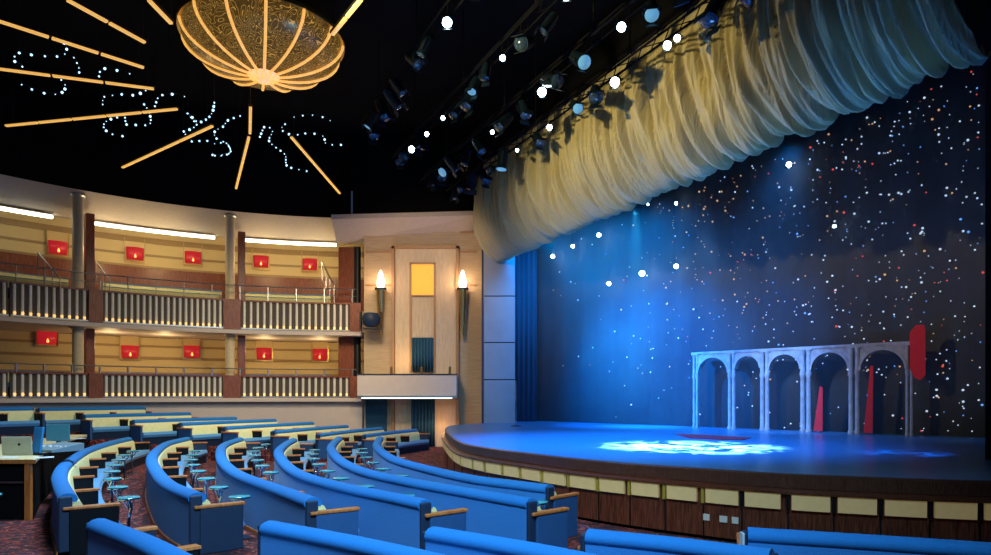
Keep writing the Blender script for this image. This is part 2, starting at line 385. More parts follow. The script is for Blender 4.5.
# ------------------------------------------------------------ balcony fronts
def slat_mesh():
    mb = MB(); n = 6
    prof = [(0.045*math.cos(PI*i/n), -0.045*math.sin(PI*i/n)) for i in range(n+1)]
    vs = [(x, y, 0) for x, y in prof]+[(x, y, 1) for x, y in prof]
    m = n+1
    return mb.add(vs, [tuple(range(m)), tuple(range(m, 2*m))[::-1]]+[(i, (i+1) % m, m+(i+1) % m, m+i) for i in range(m)])
slat0 = slat_mesh().build('slat', M_slat); slat_me = slat0.data; bpy.data.objects.remove(slat0)
upl0 = MB().lathe([(0.035, 0), (0.055, 0.09), (0.03, 0.13)], 8).build('u', M_uplight); upl_me = upl0.data; bpy.data.objects.remove(upl0)
def part_from(me, name, parent, loc, rz=0, sc=(1, 1, 1), tilt=None):
    o = bpy.data.objects.new(name, me); COL.objects.link(o); o.parent = parent; o.location = loc
    o.rotation_euler = tilt or (0, 0, rz); o.scale = sc; return o

def balustrade(px0, px1, z0, z1, label, grp, n, postL=True):
    a0, a1 = bang(px0, BR), bang(px1, BR); am = (a0+a1)/2
    t = empty('balustrade', bpt(am, BR, z0), label, 'balcony front', grp)
    L = t.location
    angs = arc(a0, a1)
    mb = MB(); ring(mb, angs, [(BR+0.02, z0), (BR+0.12, z0), (BR+0.12, z1-0.06), (BR+0.02, z1-0.06)])
    mb.build('back_panel', M_bback, t, True, off=L)
    mb = MB(); ring(mb, angs, [(BR-0.10, z0), (BR+0.14, z0), (BR+0.14, z0+0.06), (BR-0.10, z0+0.06)])
    mb.build('sill', M_steel, t, True, off=L)
    mb = MB(); ring(mb, angs, [(BR-0.08, z1-0.07), (BR+0.16, z1-0.07), (BR+0.16, z1), (BR-0.08, z1)])
    mb.build('top_rail', M_mahog, t, True, off=L)
    hh = z1-z0-0.13
    for i in range(n):
        a = a0+(a1-a0)*(i+0.5)/n; p = bpt(a, BR, z0+0.06)-L
        part_from(slat_me, 'slat', t, p, a-PI/2, (1.25, 1, hh))
    for i in range(n):
        a = a0+(a1-a0)*(i+0.5)/n; p = bpt(a, BR-0.055, z0+0.06)-L
        part_from(upl_me, 'uplight', t, p)
    return t
def newel(px0, px1, z0, z1, label, grp):
    a0, a1 = bang(px0, BR), bang(px1, BR)
    mb = MB(); ring(mb, arc(a0, a1), [(BR-0.12, z0), (BR+0.18, z0), (BR+0.18, z1), (BR-0.12, z1)])
    o = mb.build('wood_panelling', M_mahog, None, True, off=bpt((a0+a1)/2, BR, z0)); o.location = bpt((a0+a1)/2, BR, z0)
    tag(o, label, 'wood panel', grp)
U0, U1, L0, L1 = 5.23, 6.52, 2.23, 3.2
for (a, b, n, w_) in ((-66, 8, 9, 'far left end'), (10, 88, 10, 'beside the leftmost column'), (103, 223, 20, 'between the two columns'), (241, 350, 17, 'right of the second column')):
    balustrade(a, b, U0, U1, 'slatted metal front of the upper balcony, bay at the %s' % w_ if 'end' in w_ else 'slatted metal front of the upper balcony, bay %s' % w_, 'upper balcony fronts', n)
    balustrade(a, b, L0, L1, 'slatted metal front of the lower balcony, bay at the %s' % w_ if 'end' in w_ else 'slatted metal front of the lower balcony, bay %s' % w_, 'lower balcony fronts', n)
for z0, z1, lv in ((U0, U1, 'upper'), (L0, L1, 'lower')):
    newel(88.4, 102.6, z0, z1, 'reddish wood panel in the %s balcony front under the left column' % lv, 'wood panels of the balcony fronts')
    newel(223.4, 240.6, z0, z1, 'reddish wood panel in the %s balcony front under the middle column' % lv, 'wood panels of the balcony fronts')
    newel(350.4, 361.5, z0, z1, 'reddish wood panel ending the %s balcony front beside the torch wall' % lv, 'wood panels of the balcony fronts')
# handrails with posts
for z, pa, lv in ((7.15, U1, 'upper'), (3.5, L1, 'lower')):
    t = empty('handrail', bpt((A_L+A_R)/2, BR, pa), 'thin steel handrail along the top of the %s balcony front' % lv, 'handrail')
    L = t.location; angs = arc(A_L, bang(356, BR))
    MB().path([bpt(a, BR+0.03, z)-L for a in angs], 0.025).build('rail', M_steel, t)
    if lv == 'upper': MB().path([bpt(a, BR+0.03, (z+pa)/2)-L for a in angs], 0.015).build('rail', M_steel, t)
    for px in range(-40, 356, 28):
        a = bang(px, BR); MB().tube(bpt(a, BR+0.03, pa)-L, bpt(a, BR+0.03, z)-L, 0.022 if lv == 'upper' else 0.04).build('post', M_steel, t)
# columns
for px, place in ((78, 'left'), (230, 'middle')):
    rr = BR+0.45; a = bang(px, rr)
    for z0, z1, lv in ((5.22, 10.3, 'upper'), (2.22, 5.02, 'lower'), ):
        c = bpt(a, rr, z0)
        t = empty('column', c, 'round pale gold %s column on the %s balcony' % (place, lv), 'column', 'balcony columns')
        h = z1-z0
        MB().lathe([(0.2, 0.08), (0.2, h-0.12)], 20).build('shaft', M_col, t, True)
        MB().lathe([(0.26, 0), (0.26, 0.05), (0.22, 0.08)], 20).build('base', M_steel, t, True)
        MB().lathe([(0.2, h-0.12), (0.27, h-0.06), (0.27, h)], 20).build('capital', M_steel, t, True)
        # brown pier behind
        c2 = bpt(a-0.028, rr+0.55, z0)
        o = MB().box((0, 0, (h-0.6)/2 if lv == 'upper' else h/2), (0.32, 0.5, h-0.6 if lv == 'upper' else h), 0).build('wood_pier', M_mahog, bevel=0.02)
        o.location = c2; o.rotation_euler[2] = a-PI/2
        tag(o, 'reddish wood pier behind the %s column on the %s balcony' % (place, lv), 'pier', 'wood piers')
# right-hand end pier
for z0, z1, lv in ((5.22, 9.2, 'upper'), (2.22, 5.02, 'lower')):
    c = at(348, 396, 30.9); 
    t = empty('end_pier', (c.x, c.y, z0), 'dark reddish wood pier closing the %s balcony beside the torch wall' % lv, 'pier', 'end piers')
    MB().box((-0.0, 0, (z1-z0)/2), (0.75, 0.7, z1-z0)).build('wood_face', M_mahog, t, bevel=0.03)
    MB().lathe([(0.16, 0), (0.16, z1-z0)], 14, (0.5, -0.3, 0)).build('dark_pipe', M_blackm, t, True)
# cove tubes
for pa, pb, nm in ((-60, 53, 'leftmost'), (88, 215, 'second from the left'), (243, 336, 'rightmost')):
    rr = BR+1.75; a0, a1 = bang(pa, rr), bang(pb, rr); c = bpt((a0+a1)/2, rr, 9.55)
    t = empty('cove_light', c, 'long white cove light under the upper balcony ceiling, %s of the three' % nm, 'light', 'cove lights')
    mb = MB(); ring(mb, arc(a0, a1), [(rr, 9.50), (rr+0.16, 9.50), (rr+0.16, 9.60), (rr, 9.60)]); mb.build('tube', M_lcove, t, True, off=c)
    mb = MB(); ring(mb, arc(a0, a1), [(rr-0.03, 9.62), (rr+0.22, 9.62), (rr+0.22, 9.66), (rr-0.03, 9.66)]); mb.build('housing', M_soffit, t, True, off=c)
# added warm point fills, without fixtures, that brighten the balcony recesses
for lv, z in (('upper', 9.3), ('lower', 4.8)):
    for px in (30, 110, 165, 265, 320):
        rr = BR+(1.3 if lv == 'upper' else 1.8); a = bang(px, rr); p = bpt(a, rr, 8.5 if lv == 'upper' else 4.5)
        if px == 30: continue
        light('balcony_fill', 'POINT', p, (0, 0, 0), 62 if lv == 'upper' else 40, (1.0, 0.74, 0.36), shadow_soft_size=0.25)

# wall lamps
def wall_lamp(px, py, label):
    rr = RW-0.14; a = bang(px, rr); p = bpt(a, rr, 0); z = EYE-(py-HZ)/F*p.y
    t = empty('wall_lamp', (p.x, p.y, z), label, 'wall lamp', 'red wall lamps', rz=a-PI/2)
    mb = MB()
    n = 8; vs = []
    for zz, hw in ((-0.36, 0.33), (0.20, 0.36)):
        for i in range(n+1):
            x = -hw+2*hw*i/n; vs.append((x, -0.12*math.sin(PI*i/n)-0.02, zz))
    mb.add(vs, [(i, i+1, n+2+i, n+1+i) for i in range(n)])
    o = mb.build('shade', M_red, t, True); sd = o.modifiers.new('s', 'SOLIDIFY'); sd.thickness = 0.02
    mb = MB().box((0, 0.10, 0.1), (0.82, 0.03, 1.15)); mb.build('backplate', M_cwall, t)
    mb = MB(); mb.box((-0.40, 0.06, 0.1), (0.03, 0.04, 1.1)).box((0.40, 0.06, 0.1), (0.03, 0.04, 1.1)).box((0, 0.06, -0.43), (0.8, 0.04, 0.03)); mb.build('frame', M_brass, t)
    MB().lathe([(0.0, -0.30), (0.04, -0.27), (0.05, -0.22), (0.02, -0.14), (0.0, -0.1)], 8, (0.0, -0.16, 0)).build('candle', M_flame, t, True)
for px, py, lb in ((58, 246, 'upper balcony wall, just left of the left column'), (135, 252, 'upper balcony wall, first right of the left column'), (193, 256, 'upper balcony wall, just left of the middle column'), (261, 260, 'upper balcony wall, just right of the middle column'), (310, 263, 'upper balcony wall, nearest the torch wall'),
                   (47, 336, 'lower balcony wall, just left of the left column'), (130, 350, 'lower balcony wall, first right of the left column'), (192, 350, 'lower balcony wall, just left of the middle column'), (264, 352, 'lower balcony wall, just right of the middle column'), (320, 353, 'lower balcony wall, nearest the torch wall')):
    wall_lamp(px, py, 'square red glass lamp on the '+lb)

# balcony seats: rows of padded benches seen over the rails
def balcony_bench(px0, px1, rr, z, label, h=0.9):
    a0, a1 = bang(px0, rr), bang(px1, rr); c = bpt((a0+a1)/2, rr, z)
    t = empty('balcony_bench', c, label, 'bench', 'balcony benches')
    mb = MB(); ring(mb, arc(a0, a1), [(rr+.38, z+0.15), (rr+.5, z+0.15), (rr+.55, z+h), (rr+.40, z+h)]); mb.build('backrest', M_blue, t, True, off=c)
    mb = MB(); ring(mb, arc(a0, a1), [(rr+.34, z+h-0.45), (rr+.40, z+h-.45), (rr+.42, z+h-0.04), (rr+.36, z+h-0.04)]); mb.build('pad', M_cream, t, True, off=c)
    mb = MB(); ring(mb, arc(a0, a1), [(rr-.1, z), (rr+.36, z), (rr+.36, z+.42), (rr-.1, z+.42)]); mb.build('seat', M_dblue, t, True, off=c)
for k, (p0, p1, nm) in enumerate(((-50, 70, 'left of the left column'), (104, 222, 'between the two columns'), (242, 330, 'right of the middle column'))):
    balcony_bench(p0, p1, BR+1.15, 6.0, 'blue and cream bench on the upper balcony %s' % nm, 0.92)
    balcony_bench(p0, p1, BR+2.45, 6.45, 'back bench of the upper balcony %s' % nm, 0.85)
    balcony_bench(p0, p1, BR+1.2, 2.23, 'blue and cream bench on the lower balcony %s' % nm, 1.05)
for k in range(1):
    for z0, z1, r0 in ((5.22, 6.0, BR+0.95), (5.22, 6.45, BR+2.25)):
        mb = MB(); ring(mb, arc(A_L, A_R), [(r0, z0), (r0+1.3, z0), (r0+1.3, z1), (r0, z1)]); struct(mb.build('floor.002', M_pink, smooth=True))
# stair handrails on upper balcony
for (pts, lb) in (([(38, 252), (60, 278)], 'slanting steel stair rail on the upper balcony left of the left column'), ([(96, 262), (110, 280)], 'short slanting steel stair rail just right of the left column'), ([(322, 262), (334, 285)], 'slanting steel stair rail near the end pier')):
    r_ = BR+1.0; aa = bang(pts[0][0], r_); Y = bpt(aa, r_).y
    p = at(*pts[0], Y); q = at(*pts[1], Y-0.5)
    t = empty('stair_rail', (p.x, p.y, 6.0), lb, 'stair rail', 'balcony stair rails'); L = t.location
    MB().tube(p-L, q-L, 0.03).build('rail', M_steel, t)
    for f in (0.0, 0.33, 0.66, 1.0):
        e = p.lerp(q, f); MB().tube(e-L, Vector((e.x, e.y, e.z-0.9))-L, 0.02).build('baluster', M_steel, t)

# ------------------------------------------------------------ torch wall beside the stage
Y0 = 30.0
def wx(px): return (px-CX)/22.0
def wz(py): return EYE+(HZ-py)/22.0
struct(MB().box(((wx(364)+wx(484))/2, Y0+0.15, 4.9), (wx(484)-wx(364), 0.3, 9.8)).build('wall_side', M_stone))
# sloping pale ceiling piece over the torch wall
mb = MB(); mb.add([(wx(335), 30.4, 9.3), (wx(484), 29.95, 9.85), (wx(484), 29.0, 10.25), (wx(335), 29.3, 10.15), (wx(335), 30.4, 9.5), (wx(484), 29.95, 10.05), (wx(484), 29.0, 10.45), (wx(335), 29.3, 10.35)],
      [(0, 1, 2, 3), (4, 7, 6, 5), (0, 4, 5, 1), (1, 5, 6, 2), (2, 6, 7, 3), (3, 7, 4, 0)])
struct(mb.build('ceiling.005', M_soffit))
p = empty('tall_panel', (wx(426), Y0, 0), 'tall pale wood panel with ochre frame between the two torches', 'wall panel'); L = p.location
MB().box((0, -0.05, (wz(249))/2), (wx(456)-wx(395), 0.1, wz(249))).build('panel', M_panel, p)
for nm, x0, x1, z0, z1 in (('stile', wx(392), wx(395), 0, wz(247)), ('stile', wx(456), wx(459), 0, wz(247)), ('head', wx(392), wx(459), wz(249.5), wz(246.5))):
    MB().box(((x0+x1)/2-L.x, -0.1, (z0+z1)/2), (x1-x0, 0.2, z1-z0)).build(nm, M_ochre, p)
for nm, x0, x1, z0, z1 in (('niche_stile', wx(410), wx(412), wz(372), wz(264)), ('niche_stile', wx(434), wx(436), wz(372), wz(264)), ('niche_head', wx(410), wx(436), wz(265), wz(263)), ('niche_sill', wx(412), wx(434), wz(297), wz(295.5))):
    MB().box(((x0+x1)/2-L.x, -0.14, (z0+z1)/2), (x1-x0, 0.1, z1-z0)).build(nm, M_ochre, p)
MB().box(((wx(412)+wx(434))/2-L.x, -0.12, (wz(265)+wz(296))/2), (wx(434)-wx(412), 0.04, wz(265)-wz(296))).build('amber_light_panel', M_amber, p)['label'] = 'glowing amber panel'
for z in (wz(232.5), wz(252), wz(285)):
    MB().box(((wx(366)+wx(391))/2-L.x, -0.03, z), (wx(391)-wx(366), 0.05, 0.08)).build('band', M_ochre, p)
    MB().box(((wx(460)+wx(477))/2-L.x, -0.03, z), (wx(477)-wx(460), 0.05, 0.08)).build('band', M_ochre, p)
MB().box(((wx(366)+wx(480))/2-L.x, -0.06, wz(226)), (wx(480)-wx(366), 0.10, 0.1)).build('cornice', M_ochre, p)
def drape(name, x0, x1, z0, z1, y, m, label, n=7):
    fr = []; N = n*8
    mb = MB(); vs = []
    for i in range(N+1):
        x = x0+(x1-x0)*i/N; yy = y-0.05*math.sin(2*PI*n*i/N)
        vs += [(x, yy, z0), (x, yy, z1)]
    mb.add(vs, [(2*i, 2*i+2, 2*i+3, 2*i+1) for i in range(N)])
    c = Vector(((x0+x1)/2, y, z0)); o = mb.build(name, m, None, True, off=c); o.location = c
    sd = o.modifiers.new('s', 'SOLIDIFY'); sd.thickness = 0.02
    return tag(o, label, 'curtain')
drape('curtain', wx(412.5), wx(433.5), wz(372), wz(338), Y0-0.24, M_bldrape, 'blue pleated curtain in the doorway of the small box balcony')
drape('curtain', wx(412), wx(435), 0.02, wz(398), Y0-0.24, M_bldrape, 'blue pleated curtain in the doorway under the small box balcony')
struct(MB().box(((wx(366)+wx(387))/2, Y0-0.04, wz(398)/2), (wx(387)-wx(366), 0.08, wz(398))).build('door_1', M_bldrape))
# box balcony
p = empty('box_balcony', (wx(411), Y0, wz(398)), 'small stone-coloured box balcony between the torches', 'balcony'); 
MB().box((0, -0.75, 0.04), (wx(459)-wx(364), 1.3, 0.12)).build('floor_slab', M_steel, p)
MB().box((0, -1.36, 0.55), (wx(459)-wx(364), 0.1, 0.92)).build('front', M_pink, p, bevel=0.03)
for s in (-1, 1): MB().box((s*(wx(459)-wx(364))/2-s*0.05, -0.72, 0.55), (0.1, 1.2, 0.92)).build('side', M_pink, p)
MB().box((0, -1.36, 1.03), (wx(459)-wx(364)+0.06, 0.16, 0.05)).build('cap', M_dblue, p)
for px in (368, 396, 425, 452): MB().tube((wx(px)-wx(411), -1.36, 1.04), (wx(px)-wx(411), -1.36, 1.36), 0.05).build('post', M_brass, p)
MB().box((0, -1.43, 0.0), (wx(459)-wx(366)-.3, 0.05, 0.05)).build('edge_light', mat('edge_light', (1, 1, 1), emit=(.7, .85, 1), es=1.5), p)
# torches
for px, lb in ((382, 'gold torch lamp on the stone wall left of the tall pale panel'), (463, 'gold torch lamp on the stone wall beside the stage pillar')):
    p = empty('torch_lamp', (wx(px), Y0-0.35, wz(339)), lb, 'wall torch', 'wall torches')
    hgt = wz(290)-wz(339)
    MB().lathe([(0.03, 0), (0.07, 0.1), (0.20, hgt-0.1), (0.24, hgt), (0.18, hgt)], 14).build('cone', M_brass, p, True)
    MB().lathe([(0.14, hgt), (0.17, hgt+0.25), (0.13, hgt+0.55), (0.05, hgt+0.78), (0.0, hgt+0.85)], 12).build('glass_flame', M_torchlight, p, True)
    MB().box((0, 0.17, hgt*0.45), (0.12, 0.34, 0.3)).build('bracket', M_brass, p)
    MB().lathe([(0.26, hgt-0.05), (0.27, hgt+0.03), (0.2, hgt+0.03)], 14).build('rim', M_dblue, p, True)
    light('torch_light', 'POINT', (wx(px), Y0-0.75, wz(284)), (0, 0, 0), 40, (1, 0.6, 0.3), shadow_soft_size=0.2)
light('niche_glow', 'POINT', (wx(405), Y0-1.0, wz(360)), (0, 0, 0), 25, (1, 0.55, 0.2), shadow_soft_size=0.3)
light('under_box_glow', 'POINT', (wx(441), Y0-0.9, 1.0), (0, 0, 0), 22, (1, 0.5, 0.2), shadow_soft_size=0.2)

# ------------------------------------------------------------ proscenium
p = empty('proscenium_pillar', (wx(499), 29.0, 0), 'tall blue-lit grey panelled pillar at the left edge of the stage', 'pillar'); L = p.location
PY = 28.4
def x_at(px, Y): return (px-CX)/F*Y
xa, xb = x_at(484, PY), x_at(515, PY)
zs = [0, 3.0, 4.6, 6.6, 9.9, 12.5]
MB().box(((xa+xb)/2-L.x, PY+0.45-L.y, 7.0), (xb-xa-0.04, 0.8, 14)).build('core', M_dark, p)
for a, b in zip(zs[:-1], zs[1:]):
    MB().box(((xa+xb)/2-L.x, PY+0.05-L.y, (a+b)/2), (xb-xa, 0.1, b-a-0.04)).build('panel', M_blpil, p, bevel=0.01)
MB().box((xa-0.06-L.x, PY+0.1-L.y, 6.2), (0.08, 0.3, 12.4)).build('edge_strip', M_dblue, p)
# right-hand proscenium return, black
q = pros(18.9); struct(MB().box((q.x+0.82, q.y+0.15, 7), (1.2, 0.5, 14), math.atan2(PRD.y, PRD.x)).build('wall_right', M_black))
# dark pelmet wall over the curtain roll
mb = MB(); fr = [(pros(-0.2), PRN), (pros(19.4), PRN)]
mb.sweep(fr, [(0.1, 10.2), (0.6, 11.4), (0.6, 14), (0.1, 14)]); struct(mb.build('wall_front', M_black))

# gathered curtain roll
def ruched_mat():
    m = bpy.data.materials.new('gathered_satin'); m.use_nodes = True; nt = m.node_tree; b = nt.nodes['Principled BSDF']
    b.inputs['Base Color'].default_value = (0.50, 0.42, 0.20, 1); b.inputs['Roughness'].default_value = 0.45; b.inputs['Sheen Weight'].default_value = 0.3
    tc = nt.nodes.new('ShaderNodeUVMap'); mp = nt.nodes.new('ShaderNodeMapping'); mp.inputs['Scale'].default_value = (2.6, 0.35, 1)
    no = nt.nodes.new('ShaderNodeTexNoise'); no.inputs['Scale'].default_value = 3; no.inputs['Detail'].default_value = 5; no.inputs['Distortion'].default_value = 0.5
    bp = nt.nodes.new('ShaderNodeBump'); bp.inputs['Strength'].default_value = 0.9; bp.inputs['Distance'].default_value = 0.12
    nt.links.new(tc.outputs[0], mp.inputs[0]); nt.links.new(mp.outputs[0], no.inputs['Vector']); nt.links.new(no.outputs['Fac'], bp.inputs['Height']); nt.links.new(bp.outputs[0], b.inputs['Normal']); return m
from mathutils import noise as NZ
def roll():
    prof = [(-0.15, 8.25), (0.0, 8.1), (0.35, 8.12), (0.75, 8.4), (1.1, 8.9), (1.32, 9.5), (1.38, 10.2), (1.32, 10.9), (1.15, 11.5), (0.8, 12.2)]
    pf = spline(prof, 0.1)
    N = 900; T = 18.95; vs = []; uv = []
    m = len(pf)
    ends = {0: 0.02, 1: .55, 2: .75, 3: .87, 4: .94, 5: .98}
    for i in range(N+1):
        t = T*i/N; e = ends.get(i, 1.0)
        for j, q in enumerate(pf):
            s = j/(m-1)
            # deep folds running over the roll, slanting and merging
            u = t*1.0+0.55*s+0.25*math.sin(t*0.7)
            f1 = NZ.noise(Vector((u*2.3, s*0.8, 0)))
            f2 = NZ.noise(Vector((u*5.5, s*1.2, 7)))
            f3 = NZ.noise(Vector((u*11, s*4.0, 3)))
            amp = 0.17+0.12*t/T
            d = amp*(1.6*(0.5-abs(f1)*2.2)*0.7+1.1*f2+0.45*f3)
            cr_ = NZ.noise(Vector((u*1.9+3, s*0.45, 11))); cr2 = NZ.noise(Vector((u*4.3, s*0.8+2, 5)))
            d -= 0.34*math.exp(-(cr_/0.05)**2)*(0.4+0.6*t/T)+0.16*math.exp(-(cr2/0.07)**2)
            w_ = math.sin(PI*min(1, max(0.0, s*1.0+0.08)))**0.5 if s < 1 else 0
            c = Vector((0.25, 10.0)); dr = (q-c).normalized()
            qq = q+dr*d*w_
            qq = Vector((qq.x*e, c.y+(qq.y-c.y)*(0.8+0.2*e)))
            p3 = pros(t-0.1, qq.x); vs.append((p3.x, p3.y, qq.y+0.22*t/T)); uv.append((t, s*4))
    fs = [(i*m+j, i*m+j+1, (i+1)*m+j+1, (i+1)*m+j) for i in range(N) for j in range(m-1)]
    me = bpy.data.meshes.new('valance'); c = Vector((pros(9).x, pros(9).y, 8.2))
    me.from_pydata([tuple(Vector(v)-c) for v in vs], [], fs); me.materials.append(ruched_mat())
    ul = me.uv_layers.new(name='UVMap')
    for lp in me.loops: ul.data[lp.index].uv = uv[lp.vertex_index]
    for pl in me.polygons: pl.use_smooth = True
    o = bpy.data.objects.new('gathered_valance', me); COL.objects.link(o); o.location = c
    tag(o, 'huge gathered gold satin valance rolled along the top of the stage opening', 'stage curtain')
roll()

# ------------------------------------------------------------ stage
EP = [(446, 429), (452, 436), (464, 443), (490, 448), (523, 452), (560, 456.5), (600, 460.5), (650, 464.5), (700, 468), (750, 471.3), (800, 474), (850, 476), (900, 478), (950, 479.5), (991, 480.5)]
edge = [gp(a, b, 1.17) for a, b in EP]
edge = [(-1.15, 27.6), (-1.75, 26.0)]+[e for e in edge if e[1] < 24.0]+[(8.4, 8.95), (11, 8.8), (14, 9.0)]
E = spline(edge, 0.3); FR = [(p, -n) for p, n in frames(E)]     # travel goes left->right so right normal is outward; make positive = inward
FR = [(p, n) for p, n in frames(E)]                              # right of travel = towards the audience
st = empty('stage', (4, 16, 0), 'raised thrust stage with blue-lit deck and curved wooden front', 'stage'); L = st.location
poly = [tuple(p) for p in E]+[(20, 9), (20, 14), (1.5, 34), (-0.5, 31), (-0.5, 28.3)]
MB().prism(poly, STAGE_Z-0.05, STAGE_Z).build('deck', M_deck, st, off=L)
MB().sweep(FR, [(-0.4, STAGE_Z-0.22), (0.02, STAGE_Z-0.22), (0.04, STAGE_Z-0.02), (0.0, STAGE_Z+0.001), (-0.4, STAGE_Z-0.055)]).build('edge_band', M_stageedge, st, True, off=L)
zt, zb = STAGE_Z-0.285, STAGE_Z-0.53
MB().sweep(FR, [(-0.4, zt), (0.17, zt), (0.17, zt+0.025), (0.02, zt+0.06), (-0.4, zt+0.06)]).build('ledge', M_stagewood, st, True, off=L)
MB().sweep(FR, [(-0.4, 0.06), (0.08, 0.06), (0.08, zt), (-0.4, zt)]).build('base', M_stagewood, st, True, off=L)
MB().sweep(FR, [(-0.4, 0.0), (0.02, 0.0), (0.02, 0.06), (-0.4, 0.06)]).build('plinth', M_black, st, True, off=L)
M_lpanel = mat('pale_lamp_panel', (0.74, 0.54, 0.24), 0.6, emit=(1.0, 0.66, 0.26), es=0.10, sample=False)
M_tmetal = mat('lit_brass_edge', (0.75, 0.55, 0.08), 0.35, metal=0.5)
cuts = [436, 446, 453, 461, 473, 486, 503, 521, 543, 568, 597, 628, 663, 702, 743, 787, 833, 881, 931, 980, 1034]
import bisect
def edge_idx(px):
    best = min(range(len(E)), key=lambda i: abs(CX+F*(E[i].x+FR[i][1].x*0.12)/(E[i].y+FR[i][1].y*0.12)-px)); return best
EF = spline([tuple(p) for p in E], 0.05); FF = frames(EF)
def fidx(px, lo=0):
    return min(range(lo, len(EF)), key=lambda i: abs(CX+F*(EF[i].x+FF[i][1].x*0.12)/(EF[i].y+FF[i][1].y*0.12)-px))
idx = []
for c_ in cuts: idx.append(fidx(c_, idx[-1]+1 if idx else 30))
for a, b in zip(idx[:-1], idx[1:]):
    if b-a < 4: continue
    sub = FF[a+1:b:2]
    if len(sub) < 2: continue
    MB().sweep(sub, [(0.07, zb), (0.13, zb), (0.14, zt-0.01), (0.07, zt-0.01)]).build('front_panel', M_lpanel, st, True, off=L)
    pp, nn = FF[b]; MB().box((pp.x+nn.x*0.10-L.x, pp.y+nn.y*0.10-L.y, (zt+zb)/2), (0.045, 0.08, zt-zb+0.02), math.atan2(nn.y, nn.x)+PI/2).build('panel_divider', M_tmetal if pp.x < 3.5 else M_dark, st)  # yellow at left, dark at right: fall of light put into the colour
    MB().box((pp.x+nn.x*0.085-L.x, pp.y+nn.y*0.085-L.y, zb/2), (0.02, 0.02, zb-0.1), math.atan2(nn.y, nn.x)+PI/2).build('base_joint', M_dark, st)
MB().sweep(FF[idx[0]::4], [(0.10, zt-0.012), (0.155, zt-0.012), (0.155, zt+0.008), (0.10, zt+0.008)]).build('top_trim', M_tmetal, st, True, off=L)
for px, w_ in ((707, 0.10), (720, 0.08), (726, 0.06), (735, 0.10)):
    pp, nn = FF[fidx(px, 30)]
    MB().box((pp.x+nn.x*0.09-L.x, pp.y+nn.y*0.09-L.y, 0.36), (w_, 0.02, 0.10), math.atan2(nn.y, nn.x)+PI/2).build('socket_plate', M_white, st)

# backdrop
B0 = Vector((0.2, 32.9)); B1 = Vector((18.5, 13.9)); BD = (B1-B0).normalized(); BN = Vector((-BD.y, BD.x))*-1   # towards the audience
if BN.y > 0: BN = -BN
bt = empty('star_backdrop', ((B0.x+B1.x)/2, (B0.y+B1.y)/2, STAGE_Z), 'dark night-sky cloth set with hundreds of tiny coloured lights', 'backdrop'); L = bt.location
N = 120; vs = []; ZT = 14.0
Lb = (B1-B0).length
for i in range(N+1):
    q = B0+BD*(Lb*i/N)+BN*(0.03*math.sin(i*1.1)+0.015*math.sin(i*2.7)); vs += [(q.x, q.y, STAGE_Z), (q.x, q.y, ZT)]
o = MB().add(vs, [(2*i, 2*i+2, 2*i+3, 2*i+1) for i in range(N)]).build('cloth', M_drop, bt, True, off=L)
sd = o.modifiers.new('s', 'SOLIDIFY'); sd.thickness = 0.02; sd.offset = 1
def drop_pt(px, py, off=0.12):
    k_ = (px-CX)/F; den = BD.x-k_*BD.y; s_ = (k_*B0.y-B0.x)/den; q = B0+BD*s_
    z = EYE-(py-HZ)/F*q.y; q = q+BN*off; return Vector((q.x, q.y, z))
ico = MB()
ph = (1+5**.5)/2; iv = [Vector(v).normalized() for v in ((-1, ph, 0), (1, ph, 0), (-1, -ph, 0), (1, -ph, 0), (0, -1, ph), (0, 1, ph), (0, -1, -ph), (0, 1, -ph), (ph, 0, -1), (ph, 0, 1), (-ph, 0, -1), (-ph, 0, 1))]
IF = [(0, 11, 5), (0, 5, 1), (0, 1, 7), (0, 7, 10), (0, 10, 11), (1, 5, 9), (5, 11, 4), (11, 10, 2), (10, 7, 6), (7, 1, 8), (3, 9, 4), (3, 4, 2), (3, 2, 6), (3, 6, 8), (3, 8, 9), (4, 9, 5), (2, 4, 11), (6, 2, 10), (8, 6, 7), (9, 8, 1)]
def ico_me(m, nm):
    o_ = MB().add(iv, IF).build(nm, m); me = o_.data; bpy.data.objects.remove(o_); return me
stars = []
while len(stars) < 760:
    px, py = R.uniform(530, 984), R.uniform(70, 432)
    dens = 0.15+0.85*max(0, min(1, (px-560)/240.0))
    if 640 < px < 800 and 180 < py < 350: dens = 1.3
    if py > 380 and px < 900: dens *= 0.35
    if R.random() > dens: continue
    if py < 258-0.4215*(px-520)+6: continue
    warm = math.exp(-((px-700)/90)**2)*math.exp(-((py-270)/80)**2)
    r = R.random()
    if r < 0.75*warm+0.12: ci = 1
    elif r < 0.75*warm+0.20: ci = 2
    elif r < 0.75*warm+0.30: ci = 3
    else: ci = 0
    stars.append((R.uniform(0.5, 1.0)**1.5*0.034, px, py, ci))
stars.sort(reverse=True)
SM = [ico_me(m, 'star_light') for m in STARM]
for s_ in stars[:97]:
    o = part_from(SM[s_[3]], 'star_light', bt, drop_pt(s_[1], s_[2], 0.14)-L, 0, (s_[0]*1.15,)*3)
rest = MB(); mi = []
for s_ in stars[97:]:
    c = drop_pt(s_[1], s_[2], 0.14); rest.add([c+v*s_[0] for v in iv], IF); mi += [s_[3]]*20
o = rest.build('star_lights', STARM[0], bt, off=L); o['kind'] = 'stuff'
for m in STARM[1:]: o.data.materials.append(m)
for pl, m_ in zip(o.data.polygons, mi): pl.material_index = m_

